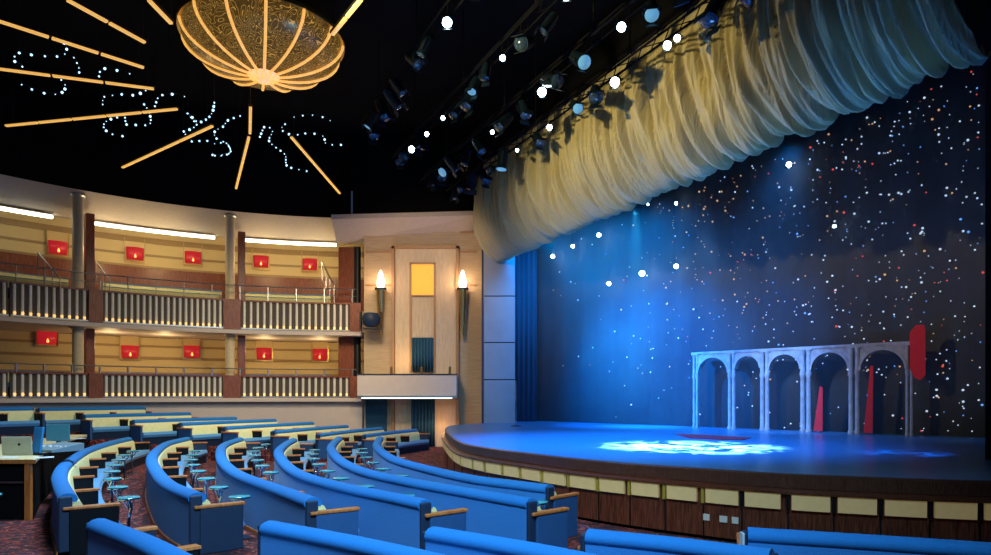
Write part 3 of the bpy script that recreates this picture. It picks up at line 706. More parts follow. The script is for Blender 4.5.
# arcade
A0 = Vector((7.5-0.3, 24.1+0.3)); A1 = Vector((12.2, 19.25)); AD = (A1-A0).normalized()
def arc_s(px):
    k_ = (px-CX)/F; return (k_*A0.y-A0.x)/(AD.x-k_*AD.y)
ar = empty('arcade', (A0.x, A0.y, STAGE_Z), 'row of weathered grey-blue stone arches standing upstage', 'stage set'); ar.rotation_euler[2] = math.atan2(AD.y, AD.x)
piers = [(694, 700), (729, 737), (761, 771), (801, 813), (849, 862), (906, 915)]
S_ = [(arc_s(a), arc_s(b)) for a, b in piers]
def ztop(s): 
    q = A0+AD*s; return (EYE+(HZ-(354-(CX+F*q.x/q.y-700)*0.05))/F*q.y)-STAGE_Z
for s0, s1 in S_:
    h = ztop((s0+s1)/2); w_ = (s1-s0)
    for k_ in ((0.25, 0.75) if w_ > 0.2 else (0.5,)):
        sc_ = s0+w_*k_; rr = w_*0.2 if w_ > 0.2 else w_*0.4
        pl = MB().lathe([(rr*1.3, 0), (rr*1.3, 0.08), (rr, 0.12), (rr*0.95, h*0.66), (rr*1.25, h*0.68), (rr*1.25, h*0.71), (rr, h*0.73), (rr*0.95, h*0.93), (rr*1.3, h*0.98)], 12, (sc_, -0.1, 0)).build('pillar', M_arch, ar, True)
    MB().box(((s0+s1)/2, 0.05, h*0.5), (w_*0.3, 0.12, h*0.99)).build('pier', M_arch, ar)
    MB().box(((s0+s1)/2, 0, h*1.0), (w_*1.15, 0.34, 0.10)).build('capital', M_arch, ar)
for (a0, a1), (b0, b1) in zip(S_[:-1], S_[1:]):
    x0, x1 = (a0+a1)/2, (b0+b1)/2; h0, h1 = ztop(x0), ztop(x1); ri = (b0-a1)/2; xc = (b0+a1)/2; hm = (h0+h1)/2; spr = hm-ri-0.16
    n = 16; vs = []
    pts_in = [(xc-ri*math.cos(PI*i/n), spr+ri*math.sin(PI*i/n)) for i in range(n+1)]
    pts_out = [(x0+(x1-x0)*i/n, h0+(h1-h0)*i/n) for i in range(n+1)]
    pts_in[0] = (xc-ri, spr); 
    for y in (-0.12, 0.12):
        for a_, b_ in zip(pts_in, pts_out): vs += [(a_[0], y, a_[1]), (b_[0], y, b_[1])]
    M2 = 2*(n+1); fs = []
    for i in range(n):
        fs += [(2*i, 2*i+1, 2*i+3, 2*i+2), (M2+2*i, M2+2*i+2, M2+2*i+3, M2+2*i+1), (2*i, 2*i+2, M2+2*i+2, M2+2*i), (2*i+1, M2+2*i+1, M2+2*i+3, 2*i+3)]
    fs += [(0, M2, M2+1, 1), (2*n, 2*n+1, M2+2*n+1, M2+2*n)]
    o = MB().add(vs, fs).build('arch', M_arch, ar)
    o = MB()
    vs = []
    for y in (-0.16, -0.10):
        for r_ in (ri, ri+0.07):
            vs += [(xc-r_*math.cos(PI*i/n), y, spr+r_*math.sin(PI*i/n)) for i in range(n+1)]
    q = n+1; fs = []
    for i in range(n): fs += [(i, i+1, q+i+1, q+i), (2*q+i, 3*q+i, 3*q+i+1, 2*q+i+1), (q+i, q+i+1, 3*q+i+1, 3*q+i), (i, 2*q+i, 2*q+i+1, i+1)]
    o.add(vs, fs).build('arch_moulding', M_arch, ar, True)
    MB().box(((x0+x1)/2, 0, hm+0.02), (x1-x0, 0.3, 0.08), 0).build('cornice', M_arch, ar)
# red cloths
def place_rel(s, off, z0=STAGE_Z):
    q = A0+AD*s+Vector((-abs(AD.y), -abs(AD.x)))*0+Vector((AD.y, -AD.x))*off
    return Vector((q.x, q.y, z0))
rzA = math.atan2(AD.y, AD.x)
def flag(pl, px, off, lb, cat, name):
    s = arc_s(px); base = place_rel(s, off); q = base.y/F
    c0 = (pl[0][0]); vs = []; n = len(pl)
    for y in (-0.02, 0.02):
        for (x, yy) in pl: vs.append(((x-px)*q*1.35, y, EYE-(yy-HZ)/F*base.y-STAGE_Z))
    fs = [tuple(range(n)), tuple(range(n, 2*n))[::-1]]+[(i, n+i, n+(i+1) % n, (i+1) % n) for i in range(n)]
    o = MB().add(vs, fs).build(name, M_redcloth); o.location = base; o.rotation_euler[2] = rzA; tag(o, lb, cat); return o
flag([(919, 325), (924, 325), (925, 330), (925, 375), (922, 380), (918, 378), (915, 368), (915, 332)], 920, 0.25, 'bright red hanging banner at the right end of the arches', 'banner', 'banner')
flag([(819, 431), (825.5, 431), (825.5, 388), (823.5, 386)], 822, 0.35, 'narrow red pointed cloth standing in the second arch from the right', 'banner', 'banner')
flag([(869, 433), (875, 433), (875.5, 366), (873.5, 366)], 872, 0.35, 'narrow red pointed cloth standing in the rightmost arch', 'banner', 'banner')
# red cloth lying on stage
pl = [gp(x, y, 1.17) for x, y in ((676, 434.6), (700, 435.3), (751, 438), (742, 440.5), (720, 440), (690, 438.5))]
cc = Vector((sum(a for a, b in pl)/6, sum(b for a, b in pl)/6, STAGE_Z))
o = MB().prism([(a-cc.x, b-cc.y) for a, b in pl], 0.0, 0.02).build('floor_cloth', M_redcloth); o.location = cc; tag(o, 'long red cloth lying flat on the blue-lit stage floor', 'cloth')
# hanging blue wing curtain at stage left edge
drape('wing_curtain', x_at(512, 30.5), x_at(536, 30.5), STAGE_Z+0.01, 12.5, 30.2, M_bldrape, 'tall blue side curtain just inside the left stage pillar', 5)
t = empty('microphone_stand', (x_at(516, 25.5), 25.5, STAGE_Z), 'thin chrome stand at the left edge of the stage', 'stand')
MB().tube((0, 0, 0.03), (0, 0, 1.75), 0.025).build('pole', M_chrome, t); MB().lathe([(0.2, 0), (0.2, 0.02), (0.03, 0.04)], 14).build('base', M_blackm, t, True)

# ------------------------------------------------------------ seating
def bench(path, z, label, grp, rev=False, dividers=2.0, H=0.9, first=0.0, name='curved_bench', inner=True):
    P = spline(path, 0.25); FRb = frames(P); c = Vector((P[len(P)//2].x, P[len(P)//2].y, z))
    t = empty(name, c, label, 'bench', grp)
    h = H
    MB().sweep(FRb, [(0.0, z+0.06), (0.17, z+0.06), (0.16, z+h-0.08), (0.01, z+h-0.08)]).build('backrest', M_blue, t, True, off=c)
    rp = [(0.115+0.13*math.cos(2*PI*i/12), z+h-0.09+0.09*math.sin(2*PI*i/12)) for i in range(12)]
    MB().sweep(FRb, rp).build('top_roll', M_roll, t, True, off=c)
    MB().sweep(FRb, [(-0.02, z), (0.0, z), (0.0, z+0.07), (-0.02, z+0.07)]).build('base_trim', M_oak, t, True, off=c)
    MB().sweep(FRb, [(0.165, z+0.42), (0.34, z+0.42), (0.31, z+h-0.20), (0.27, z+h-0.13), (0.165, z+h-0.13)]).build('headrest', M_cream, t, True, off=c)
    MB().sweep(FRb, [(0.17, z+0.0), (0.68, z+0.0), (0.74, z+0.26), (0.17, z+0.26)]).build('seat_base', M_dblue, t, True, off=c)
    # cushions and dividers
    Lt = sum((b-a).length for a, b in zip(P[:-1], P[1:])); nseg = max(1, round(Lt/dividers)); K = (len(P)-1)/nseg
    for i in range(nseg):
        a, b = round(i*K), round((i+1)*K)
        if b <= a: continue
        sub = FRb[a:b+1]
        MB().sweep(sub, [(0.24, z+0.27), (0.76, z+0.27), (0.80, z+0.36), (0.76, z+0.45), (0.24, z+0.43)]).build('seat_cushion', M_seat, t, True, off=c)
    for i in range(1, nseg):
        p_, n_ = FRb[round(i*K)]; ang = math.atan2(n_.y, n_.x)
        q = Vector((p_.x+n_.x*0.43, p_.y+n_.y*0.43, z))-c
        d = MB().box(q+Vector((0, 0, 0.34)), (0.46, 0.13, 0.66), ang).build('divider', M_dark, t, bevel=0.01)
        MB().box(q+Vector((0, 0, 0.685)), (0.50, 0.15, 0.03), ang).build('cap', M_oak, d)
    for e, sg in ((0, -1), (-1, 1)):
        p_, n_ = FRb[e]; ang = math.atan2(n_.y, n_.x); tv = Vector((-n_.y, n_.x, 0))*sg
        base = Vector((p_.x, p_.y, z))+Vector((n_.x, n_.y, 0))*0.44+tv*0.05-c
        d = MB().box(base+Vector((0, 0, 0.335)), (0.62, 0.08, 0.67), ang).build('end_panel', M_mblue if sg == -1 and 'dark' not in label else (M_dark if 'control desk' in label else M_dblue), t, bevel=0.015)
        MB().box(base+Vector((-n_.x*0.03, -n_.y*0.03, 0.69)), (0.72, 0.11, 0.045), ang).build('armrest', M_oak, d, bevel=0.012)
        bp_ = Vector((p_.x, p_.y, z))+Vector((n_.x, n_.y, 0))*0.085+tv*0.03-c
        MB().box(bp_+Vector((0, 0, 0.46)), (0.17, 0.06, 0.8), ang).build('end_cap', M_dblue, t, bevel=0.02)
    return t, P, FRb

DT = 1.4
rows_px = {
 1: [(545, 485), (512, 481), (460, 474), (400, 460), (383, 453), (373, 443.5)],
 2: [(526, 499), (460, 488), (400, 477.5), (358, 468), (335, 457), (327, 446), (331, 440)],
 3: [(419, 500), (385, 493), (344, 485), (302, 474), (282, 463), (274, 450), (281, 442.5)],
 4: [(305, 498), (264, 483), (237, 473.5), (222, 464), (216, 454), (219, 443.5)],
 5: [(189, 493), (163, 482), (151, 470), (146, 457), (151, 449), (163, 441.5)],
 6: [(58, 494), (53, 482), (52, 472), (60, 461), (80, 449), (104, 441.5)],
}
ends_far = {1: (-4.15, 23.0), 2: (-5.55, 22.9), 3: (-6.85, 22.0), 4: (-8.8, 22.4), 5: (-10.7, 22.6), 6: (-12.7, 22.6)}
where = {1: 'frontmost curved blue bench, nearest the stage', 2: 'second curved blue bench from the stage', 3: 'third curved blue bench from the stage', 4: 'fourth curved blue bench from the stage', 5: 'fifth curved blue bench from the stage, with a dark end panel', 6: 'rearmost curved blue bench, dark-ended, beside the control desk'}
ROWS = {}
for i, pts in rows_px.items():
    path = [gp(a, b, DT) for a, b in pts]+[ends_far[i]]
    ROWS[i] = bench(path, 0, where[i], 'curved benches')
# far section on rising tiers
far = [ # px0,Y0,px1,Y1, drop, label
 (362, 24.3, 413, 28.3, 1.40, 'far blue and cream bench nearest the stage, before the torch wall'),
 (316, 23.4, 378, 28.2, 1.32, 'far blue and cream bench, second from the torch wall doorway'),
 (271, 23.5, 344, 28.0, 1.22, 'far blue and cream bench, third from the torch wall doorway'),
 (222, 23.5, 310, 27.8, 1.08, 'far blue and cream bench, fourth from the torch wall doorway'),
 (178, 23.8, 273, 27.6, 0.95, 'far blue and cream bench, fifth from the torch wall doorway'),
 (131, 23.8, 234, 27.2, 0.85, 'far blue and cream bench, sixth from the torch wall doorway'),
 (82, 23.8, 188, 27.0, 0.66, 'far blue and cream bench, seventh from the torch wall doorway'),
 (37, 24.0, 143, 26.8, 0.42, 'highest far blue and cream bench, below the lower balcony'),
 (-40, 20.6, 30, 22.4, 0.36, 'dim blue and cream bench behind the control desk at the left'),
]
for k, (p0, y0, p1, y1, dr, lb) in enumerate(far):
    a = Vector(((p0-CX)/F*y0, y0)); b = Vector(((p1-CX)/F*y1, y1)); m = (a+b)/2; d = (b-a).normalized(); m = m+Vector((-d.y, d.x))*0.12
    path = [tuple(a), tuple(m), tuple(b)]; z = DT-dr
    if z > 0.01:
        FRt = frames(spline([tuple(a-d*0.15), tuple(m), tuple(b+d*0.15)], 0.4))
        MBt = MB().sweep(FRt, [(-0.35, 0), (0.9, 0), (0.9, z), (-0.35, z)]); struct(MBt.build('floor.003', M_carpet, smooth=True))
    bench(path, z, lb, 'far benches', dividers=1.25)
# near benches seen from behind
near = [((87, 519.5), (160, 553), 'nearest blue bench at the lower left corner'),
        ((260, 522), (410, 553), 'near blue bench, second from the left along the bottom'),
        ((425, 528), (562, 553), 'near blue bench in the bottom middle'),
        ((585, 530.5), (745, 548.5), 'near blue bench just right of the bottom middle'),
        ((748, 529), (991, 545.5), 'nearest blue bench at the lower right')]
for (a, b, lb) in near:
    p = Vector(gp(*a, DT)); q = Vector(gp(*b, DT)); d = (q-p).normalized()
    ln = {'n': 1.0}.get('x', max((q-p).length*1.25, 2.4)) if 'right of' not in lb else (q-p).length+0.2
    if 'lower right' in lb: ln = 3.4
    e = p+d*ln; mid = p+d*ln*0.5+Vector((d.y, -d.x))*(-0.05)
    # run right-to-left so that the seats look at the stage
    bench([tuple(e), tuple(mid), tuple(p)], 0, lb, 'near benches', dividers=1.2)

# little round tables
tb = empty('cocktail_table', (0, 0, 0), '', 'table', 'small round tables')
MB().lathe([(0, 0.655), (0.15, 0.655), (0.17, 0.67), (0.15, 0.685), (0, 0.685)], 20).build('table_top', M_glass, tb, True)
mbk = MB().lathe([(0.155, 0.640), (0.165, 0.640), (0.165, 0.654), (0.155, 0.654)], 20).build('rim', M_chrome, tb, True)
MB().path([Vector((0, 0, 0.02)), Vector((0.01, 0, 0.35)), Vector((0.05, 0, 0.5)), Vector((0.0, 0, 0.65))], 0.022).build('stem', M_chrome, tb)
for s_ in range(3):
    a = 2*PI*s_/3; MB().tube((0, 0, 0.48), (0.11*math.cos(a), 0.11*math.sin(a), 0.645), 0.012).build('brace', M_chrome, tb)
MB().lathe([(0.14, 0), (0.14, 0.015), (0.03, 0.03)], 16).build('base', M_chrome, tb, True)
tbk = [(o_, []) for o_ in bpy.data.objects if o_.parent == tb]
ordn = ['nearest', 'second', 'third', 'fourth', 'fifth', 'sixth', 'seventh', 'eighth', 'ninth']
rn = {1: 'frontmost', 2: 'second', 3: 'third', 4: 'fourth', 5: 'fifth', 6: 'rearmost'}
used = False
for i in (2, 3, 4, 5, 6):
    t, P, FRb = ROWS[i]; s = 0; acc = 0.9; k_ = 0
    for j in range(1, len(P)):
        acc += (P[j]-P[j-1]).length
        if acc > 1.45 and k_ < 8:
            p_, n_ = FRb[j]; loc = (p_.x+n_.x*0.98, p_.y+n_.y*0.98, 0)
            if min((Vector(loc[:2])-w_).length for w_ in ROWS[i-1][1]) < 0.20: continue
            acc = 0
            lb = 'small round turquoise table before the %s curved bench, %s along it' % (rn[i], ordn[k_]); k_ += 1
            if k_ == 1 and i > 2 and False: continue
            if not used: tb.location = loc; tb['label'] = lb; used = True
            else: clone(tb, loc, (0, 0, R.uniform(0, 6)), lb, tbk)

# ------------------------------------------------------------ control desk
d = empty('control_desk', (-8.6, 12.4, 0), 'long cream-topped sound control desk with dark front', 'desk'); L = d.location
poly = [(-8.5, 12.2), (-9.75, 14.3), (-11.4, 17.4), (-12.5, 20.2), (-13.4, 20.2), (-11.6, 16.2), (-14.5, 16.2), (-14.5, 12.2)]
MB().prism(poly, 1.06, 1.12).build('desk_top', M_desk, d, off=L)
MB().prism([(-8.6, 12.28), (-9.83, 14.3), (-11.48, 17.4), (-12.55, 20.15), (-13.35, 20.15), (-11.55, 16.1), (-14.4, 16.1), (-14.4, 12.28)], 0.0, 1.06).build('carcass', M_black, d, off=L)
MB().box((-8.66-L.x, 12.24-L.y, 0.53), (0.10, 0.08, 1.06)).build('corner_post', M_oak, d)
MB().box((-9.0-L.x, 12.22-L.y, 0.70), (0.5, 0.02, 0.03)).build('handle', M_steel, d)
MB().prism([(-8.48, 12.18), (-14.5, 12.18), (-14.5, 12.2), (-8.5, 12.2)], 1.05, 1.125).build('edging', M_oak, d, off=L)
def put(px, Y): return Vector(((px-CX)/F*Y, Y, 1.12))
l = empty('laptop', put(17, 13.1), 'open putty-coloured laptop seen from behind, standing on the control desk', 'laptop'); l.rotation_euler[2] = 0.05
MB().box((0, 0.25, 0.012), (0.58, 0.42, 0.024)).build('keyboard', M_whitebox, l, bevel=0.004)
lid = MB().box((0, 0, 0.19), (0.58, 0.02, 0.37), M=Matrix.Rotation(0.1, 4, 'X')).build('lid', M_whitebox, l, bevel=0.008)
mb = MB(); n = 12
mb.lathe([(0.0, 0.0), (0.026, 0.0), (0.026, 0.006), (0.0, 0.006)], 14)
o = mb.build('lid_emblem', M_dark, lid); o.location = (0.05, -0.012, 0.22); o.rotation_euler = (PI/2, 0, 0)
l = empty('monitor', put(38, 13.2), 'bright blue upright monitor leaning beside the laptop', 'monitor'); l.rotation_euler[2] = -0.35
MB().box((0, 0, 0.30), (0.24, 0.05, 0.52), M=Matrix.Rotation(-0.12, 4, 'X')).build('screen', M_bplast, l, bevel=0.01); MB().box((0, 0.02, 0.02), (0.26, 0.2, 0.04)).build('foot', M_blackm, l)
l = empty('monitor', put(58, 15.8), 'dark teal monitor at the far end of the control desk', 'monitor'); l.rotation_euler[2] = -0.15
MB().box((0, 0, 0.30), (0.62, 0.04, 0.40)).build('screen', M_scr, l, bevel=0.01); MB().box((0, 0.02, 0.06), (0.08, 0.06, 0.12)).build('neck', M_blackm, l); MB().box((0, 0.0, 0.01), (0.3, 0.2, 0.02)).build('foot', M_blackm, l)
l = empty('mixing_console', put(56, 14.2), 'low grey-blue mixing console with faders on the control desk', 'mixing console'); l.rotation_euler[2] = -0.4
MB().add([(-.4, -.35, 0), (.4, -.35, 0), (.4, .35, 0), (-.4, .35, 0), (-.4, -.35, .05), (.4, -.35, .05), (.4, .35, .16), (-.4, .35, .16)], [(0, 3, 2, 1), (4, 5, 6, 7), (0, 1, 5, 4), (1, 2, 6, 5), (2, 3, 7, 6), (3, 0, 4, 7)]).build('body', mat('console_grey', (.16, .25, .30), .4), l)
for k_ in range(10): MB().box((-.34+k_*.075, -.1+0.1*R.random(), .105), (.03, .05, .03)).build('fader', M_paper, l)
for k_, (px, Y, rz) in enumerate(((66, 15.2, .3), (78, 18.2, -.2), (44, 12.6, .6), (8, 12.6, .1))):
    o = MB().box((0, 0, .006), (.32, .24, .012)).build('paper_sheet', M_paper); o.location = put(px, Y); o.rotation_euler[2] = rz
    tag(o, ['pale sheet in the middle of the control desk', 'pale sheet at the desk far edge near the benches', 'pale sheet just right of the blue monitor', 'pale sheet lying at the near left of the laptop'][k_], 'paper', 'papers on the control desk')
# office chair behind the desk
c_ = Vector((-12.75, 17.3, 0)); l = empty('desk_chair', c_, 'blue office chair behind the control desk', 'chair')
MB().box((0, 0, .5), (.5, .5, .1)).build('seat', M_bplast, l, bevel=.03); MB().box((0, .25, .95), (.75, .08, .55)).build('backrest', M_bplast, l, bevel=.03); MB().tube((0, 0, .03), (0, 0, .46), .03).build('stem', M_blackm, l); MB().lathe([(.28, 0), (.28, .03), (.04, .06)], 10).build('base', M_blackm, l)

# stray little table in front of the desk
clone(tb, (-8.35, 10.9, 0.0), None, 'small round turquoise table standing in front of the dark control desk', tbk)
# white paper on near bench
o = MB().box((0, 0, 0), (0.02, 0.09, 0.13)).build('notice_card', M_paper); q = gp(742, 531, DT); o.location = (q[0], q[1]-.02, 0.9+0.0); tag(o, 'small white card standing between the two nearest right-hand benches', 'card')
o.location = (q[0], q[1], 0.82)

# blue moving spotlight at the wall corner
t = empty('moving_light', at(371, 320, 28.9), 'round blue-black moving spotlight fixed left of the left torch', 'spotlight')
MB().lathe([(0.22, -0.3), (0.36, -0.15), (0.40, 0.1), (0.30, 0.3)], 18).build('head', M_dblue, t, True)
MB().box((0, 0.45, 0), (0.14, 0.9, 0.14)).build('wall_arm', M_blackm, t)
for s_ in (-1, 1): MB().box((s_*0.45, 0, 0.0), (0.06, 0.2, 0.7)).build('yoke', M_blackm, t)
MB().box((0, 0, -0.38), (0.96, 0.2, 0.06)).build('yoke_base', M_blackm, t)

# ------------------------------------------------------------ chandelier and ceiling strips
CH = Vector((-6.95, 19.8, 0)); CHZ = at(262, 77, 19.8-0.0).z; RA, RB = 2.3, 1.15
t = empty('chandelier', (CH.x, CH.y, CHZ+RB), 'huge golden bowl chandelier with glowing ribs hanging from the dark ceiling', 'chandelier')
prof = [(RA*math.sin(a), -RB*math.cos(a)) for a in [PI/2*i/14 for i in range(15)]]
prof2 = [(0.001, -RB)]+prof[1:]
inner = [(r*0.97, z*0.97) for r, z in prof2[::-1]]
MB().lathe(prof2+inner, 48).build('bowl', M_bowl, t, True)
for k_ in range(14):
    a = 2*PI*(k_+0.3)/14
    pts = [Vector((1.012*RA*math.sin(b)*math.cos(a), 1.012*RA*math.sin(b)*math.sin(a), -1.012*RB*math.cos(b))) for b in [0.16+(PI/2-0.16)*i/9 for i in range(10)]]
    MB().path(pts, 0.045, 5).build('rib', M_rib, t)
MB().lathe([(0.0, -RB-0.12), (0.2, -RB-0.12), (0.45, -RB+0.0), (0.5, -RB+0.08), (0.1, -RB+0.1)], 18).build('hub', mat('hub_glow', (1, .8, .6), emit=(1, .45, .2), es=1.1, sample=False), t, True)
for k_ in range(18):
    a = 2*PI*k_/18; MB().tube((0.18*math.cos(a), 0.18*math.sin(a), -RB-0.13), (0.42*math.cos(a), 0.42*math.sin(a), -RB-0.03), 0.02, 5).build('hub_petal', M_flame if False else M_lens_on if False else M_rib, t)
mb = MB(); n = 48
fr = [((0, 0), (math.cos(2*PI*i/n), math.sin(2*PI*i/n))) for i in range(n+1)]
mb.sweep(fr, [(RA-0.03, -0.06), (RA+0.07, -0.06), (RA+0.07, 0.06), (RA-0.03, 0.06)], caps=False); mb.build('rim', M_brass, t, True)
for k_ in range(4):
    a = PI/4+PI/2*k_; MB().tube((RA*.9*math.cos(a), RA*.9*math.sin(a), 0), (RA*.5*math.cos(a), RA*.5*math.sin(a), 14.05-t.location.z), 0.03).build('hanger', M_blackm, t)
SH = 9.0
def cpt(px, py, h=SH): 
    Y = h*F/(HZ-py); return Vector(((px-CX)/F*Y, Y, EYE+h))
strips = [((-4, 19), (145, 67), 'upper left'), ((-4, 67.5), (155, 88), 'running flat at the left'), ((5, 125), (178, 108), 'sloping gently up to the right'), ((122, 167), (213, 125), 'short one at lower left'), ((236, 188), (249, 136), 'nearly upright below the chandelier'), ((291, 136), (340, 193), 'at lower right of the chandelier'), ((66, -2), (146, 42), 'upper one left of the chandelier'), ((148, -2), (172, 23), 'short one at the top left of the chandelier'), ((332, 34), (362, -3), 'upper right of the chandelier'), ((250, 133), (250.5, 106), 'short one just under the chandelier')]
for (a, b, lb) in strips:
    p, q = cpt(*a), cpt(*b); c = (p+q)/2; dd = (q-p); t = empty('ceiling_light_bar', c, 'slim golden ceiling light bar, '+lb, 'light bar', 'ceiling light bars')
    rz = math.atan2(dd.y, dd.x); t.rotation_euler[2] = rz; Ln = dd.length; ns = max(1, round(Ln/1.2))
    for k_ in range(ns): MB().box((-Ln/2+Ln*(k_+.5)/ns, 0, -0.03), (Ln/ns-0.07, 0.085, 0.05)).build('tube', M_strip, t)
    MB().box((0, 0, 0.03), (Ln, 0.12, 0.06)).build('housing', M_blackm, t)
    for s_ in (-1, 1): MB().tube((s_*Ln*.45, 0, 0.05), (s_*Ln*.45, 0, 14.08-EYE-SH), 0.012, 5).build('rod', M_blackm, t)
# strings of bulbs
z1 = lambda L_: [(x/2.776, y/2.776) for x, y in L_]
z2 = lambda L_: [(150+x/2.776, y/2.776) for x, y in L_]
strings = [z1([(62, 185), (45, 178), (40, 158), (60, 145), (85, 152), (115, 155), (150, 158), (180, 150), (185, 135), (178, 120)]),
 z1([(60, 235), (80, 245), (110, 255), (140, 262), (170, 258), (182, 240), (170, 222)]), z1([(205, 160), (218, 185), (218, 205), (195, 218)]),
 z1([(275, 212), (280, 195), (300, 190), (330, 197), (360, 205)]), z1([(285, 290), (288, 270), (310, 265), (340, 262), (365, 265), (400, 255), (410, 240)]),
 z1([(340, 378), (310, 372), (290, 358), (290, 342), (310, 330), (345, 325), (350, 345), (375, 347), (415, 345), (415, 315), (400, 290)]),
 z1([(430, 295), (440, 270), (460, 262), (480, 262), (512, 268)]), z1([(595, 285), (590, 310), (575, 330), (545, 340), (520, 315)]),
 z1([(510, 365), (530, 392), (570, 390), (600, 400), (625, 395), (640, 420), (620, 432), (590, 430)]),
 z2([(250, 322), (215, 335), (205, 350), (180, 365), (185, 385), (215, 400), (222, 425), (180, 432)]), z2([(105, 315), (130, 340), (120, 355), (95, 365)]),
 z2([(305, 380), (320, 350), (340, 365), (330, 390), (350, 410), (375, 430), (380, 460), (410, 470), (435, 475)]),
 z2([(375, 345), (365, 360), (395, 375), (440, 370), (480, 378), (490, 400), (530, 402)]), z2([(400, 325), (435, 320), (470, 322), (500, 335)])]
bulb_me = ico_me(M_bulb, 'bulb')
snames = ['far left, hook shaped', 'far left, lower bowl shaped', 'left, short upright curve', 'left, shallow arc', 'above the gently sloping light bar', 'looping under the gently sloping light bar', 'small arch left of the chandelier', 'upright curl below the chandelier at left', 'long tail beside the short light bar', 'winding, just left of the upright bar', 'small curl touching the short light bar', 'zigzag, right of the upright bar', 'trailing above the lower right bar', 'short straight one right of centre']
for k_, pts in enumerate(strings):
    P3 = [cpt(x, y, 9.5) for x, y in pts]; pl = spline([(q.x, q.y) for q in P3], 0.33)
    c = Vector((pl[0].x, pl[0].y, EYE+9.5)); t = empty('string_light', c, 'string of tiny cool bulbs on the ceiling, '+snames[k_], 'string light', 'ceiling string lights')
    MB().path([Vector((q.x, q.y, 0.04+EYE+9.5))-c for q in pl], 0.008, 4).build('wire', M_blackm, t)
    for q in pl: part_from(bulb_me, 'bulb', t, Vector((q.x-c.x, q.y-c.y, 0.0)), 0, (R.uniform(.015, .05),)*3)
    MB().tube((0, 0, 0.05), (0, 0, 14.08-c.z), 0.01, 4).build('hanger', M_blackm, t)

# ------------------------------------------------------------ lighting rig
def spot_proto(name, lens, body):
    t = empty(name, (0, 0, 0), '', 'spotlight', 'spotlights of the rig')
    MB().lathe([(0.05, -0.36), (0.12, -0.34), (0.15, -0.1), (0.15, 0.22), (0.17, 0.25), (0.15, 0.25)], 14).build('body', body, t, True)
    MB().lathe([(0.0, 0.252), (0.15, 0.252), (0.13, 0.275), (0, 0.285)], 14).build('lens', lens, t, True)
    mb = MB(); mb.box((0.19, 0, 0.0), (0.02, 0.05, 0.3)); mb.box((-0.19, 0, 0), (0.02, 0.05, 0.3)); mb.box((0, 0, -0.16), (0.4, 0.05, 0.02)); mb.build('yoke', M_blackm, t)
    mb = MB(); mb.box((0, 0.17, 0.33), (0.28, 0.01, 0.18)); mb.build('barn_door', body, t)
    mb = MB(); mb.box((0, -0.17, 0.33), (0.28, 0.01, 0.18)); mb.build('barn_door', body, t)
    return t, [(o_, []) for o_ in bpy.data.objects if o_.parent == t]
M_body = mat('blue_black_lacquer', (0.012, 0.03, 0.055), 0.3, metal=0.5)
kinds = {'on': spot_proto('spotlight', M_lens_on, M_body), 'dim': spot_proto('spotlight', M_lens_dim, M_body), 'off': spot_proto('spotlight', M_lens_off, M_body)}
first = {'on': True, 'dim': True, 'off': True}
def put_spot(kind, loc, rot, label, sc=1.0):
    t, ks = kinds[kind]
    if first[kind]: t.location = loc; t.rotation_euler = rot; t['label'] = label; t.scale = (sc,)*3; first[kind] = False
    else: clone(t, loc, rot, label, ks, sc)
# trusses parallel to the stage opening
TR = [(2.3, 10.9, -0.3, 19), (3.4, 11.2, -0.4, 19), (4.9, 11.6, 0.5, 18), (6.6, 12.0, 2.0, 17)]
for k_, (dd, z, t0, t1) in enumerate(TR):
    p, q = pros(t0, dd), pros(t1, dd); c = (p+q)/2; t = empty('lighting_truss', (c.x, c.y, z), 'black lighting truss, %s from the gold valance' % ['first', 'second', 'third', 'fourth'][k_], 'truss', 'lighting trusses')
    t.rotation_euler[2] = math.atan2(PRD.y, PRD.x); Ln = (q-p).length
    mb = MB()
    for oy, oz in ((-0.15, 0), (0.15, 0), (0, 0.26)): mb.tube((-Ln/2, oy, oz), (Ln/2, oy, oz), 0.03, 6)
    t_ = mb.build('chord', M_black, t); mb = MB(); nb = int(Ln/0.5)
    for i in range(nb):
        x0 = -Ln/2+Ln*i/nb; x1 = x0+Ln/nb; s_ = 1 if i % 2 else -1
        mb.tube((x0, -0.15*s_, 0), (x1, 0.15*s_, 0), 0.015, 4); mb.tube((x0, 0.15*s_, 0), (x1, 0, 0.26), 0.015, 4)
    mb.build('bracing', M_black, t)
    for i in range(4): MB().tube((-Ln/2+Ln*(i+.5)/4, 0, 0.26), (-Ln/2+Ln*(i+.5)/4, 0, 14.08-z), 0.02, 5).build('hanger', M_blackm, t)
ONP = [(567, 8, 1.4), (622, 2, 1.1), (503, 28, .8), (448, 56, 1.3), (542, 73, 1.3), (668, 48, 1.0), (678, 39, .8), (616, 86, 1.3), (443, 92, .7), (492, 122, .7), (550, 136, .9), (517, 160, .6), (427, 156, .8), (412, 197, 1.2), (412, 177, .9)]
def rig_pt(px, py):
    """where this direction meets the vertical plane of a truss; the truss that hangs closest in height"""
    best = None
    for dd, z, t0, t1 in TR:
        k = (px-CX)/F; a = PR0+PRN*dd; Y = (k*a.y-a.x)/(PRD.x-k*PRD.y); q = a+PRD*Y
        h = (HZ-py)/F*q.y; e = abs(EYE+h-(z-0.35))+(0 if t0+.3 < Y < t1-.3 else 50)
        if best is None or e < best[0]: best = (e, Vector((q.x, q.y, z-0.25)), Y)
    return best
ON_AT = []
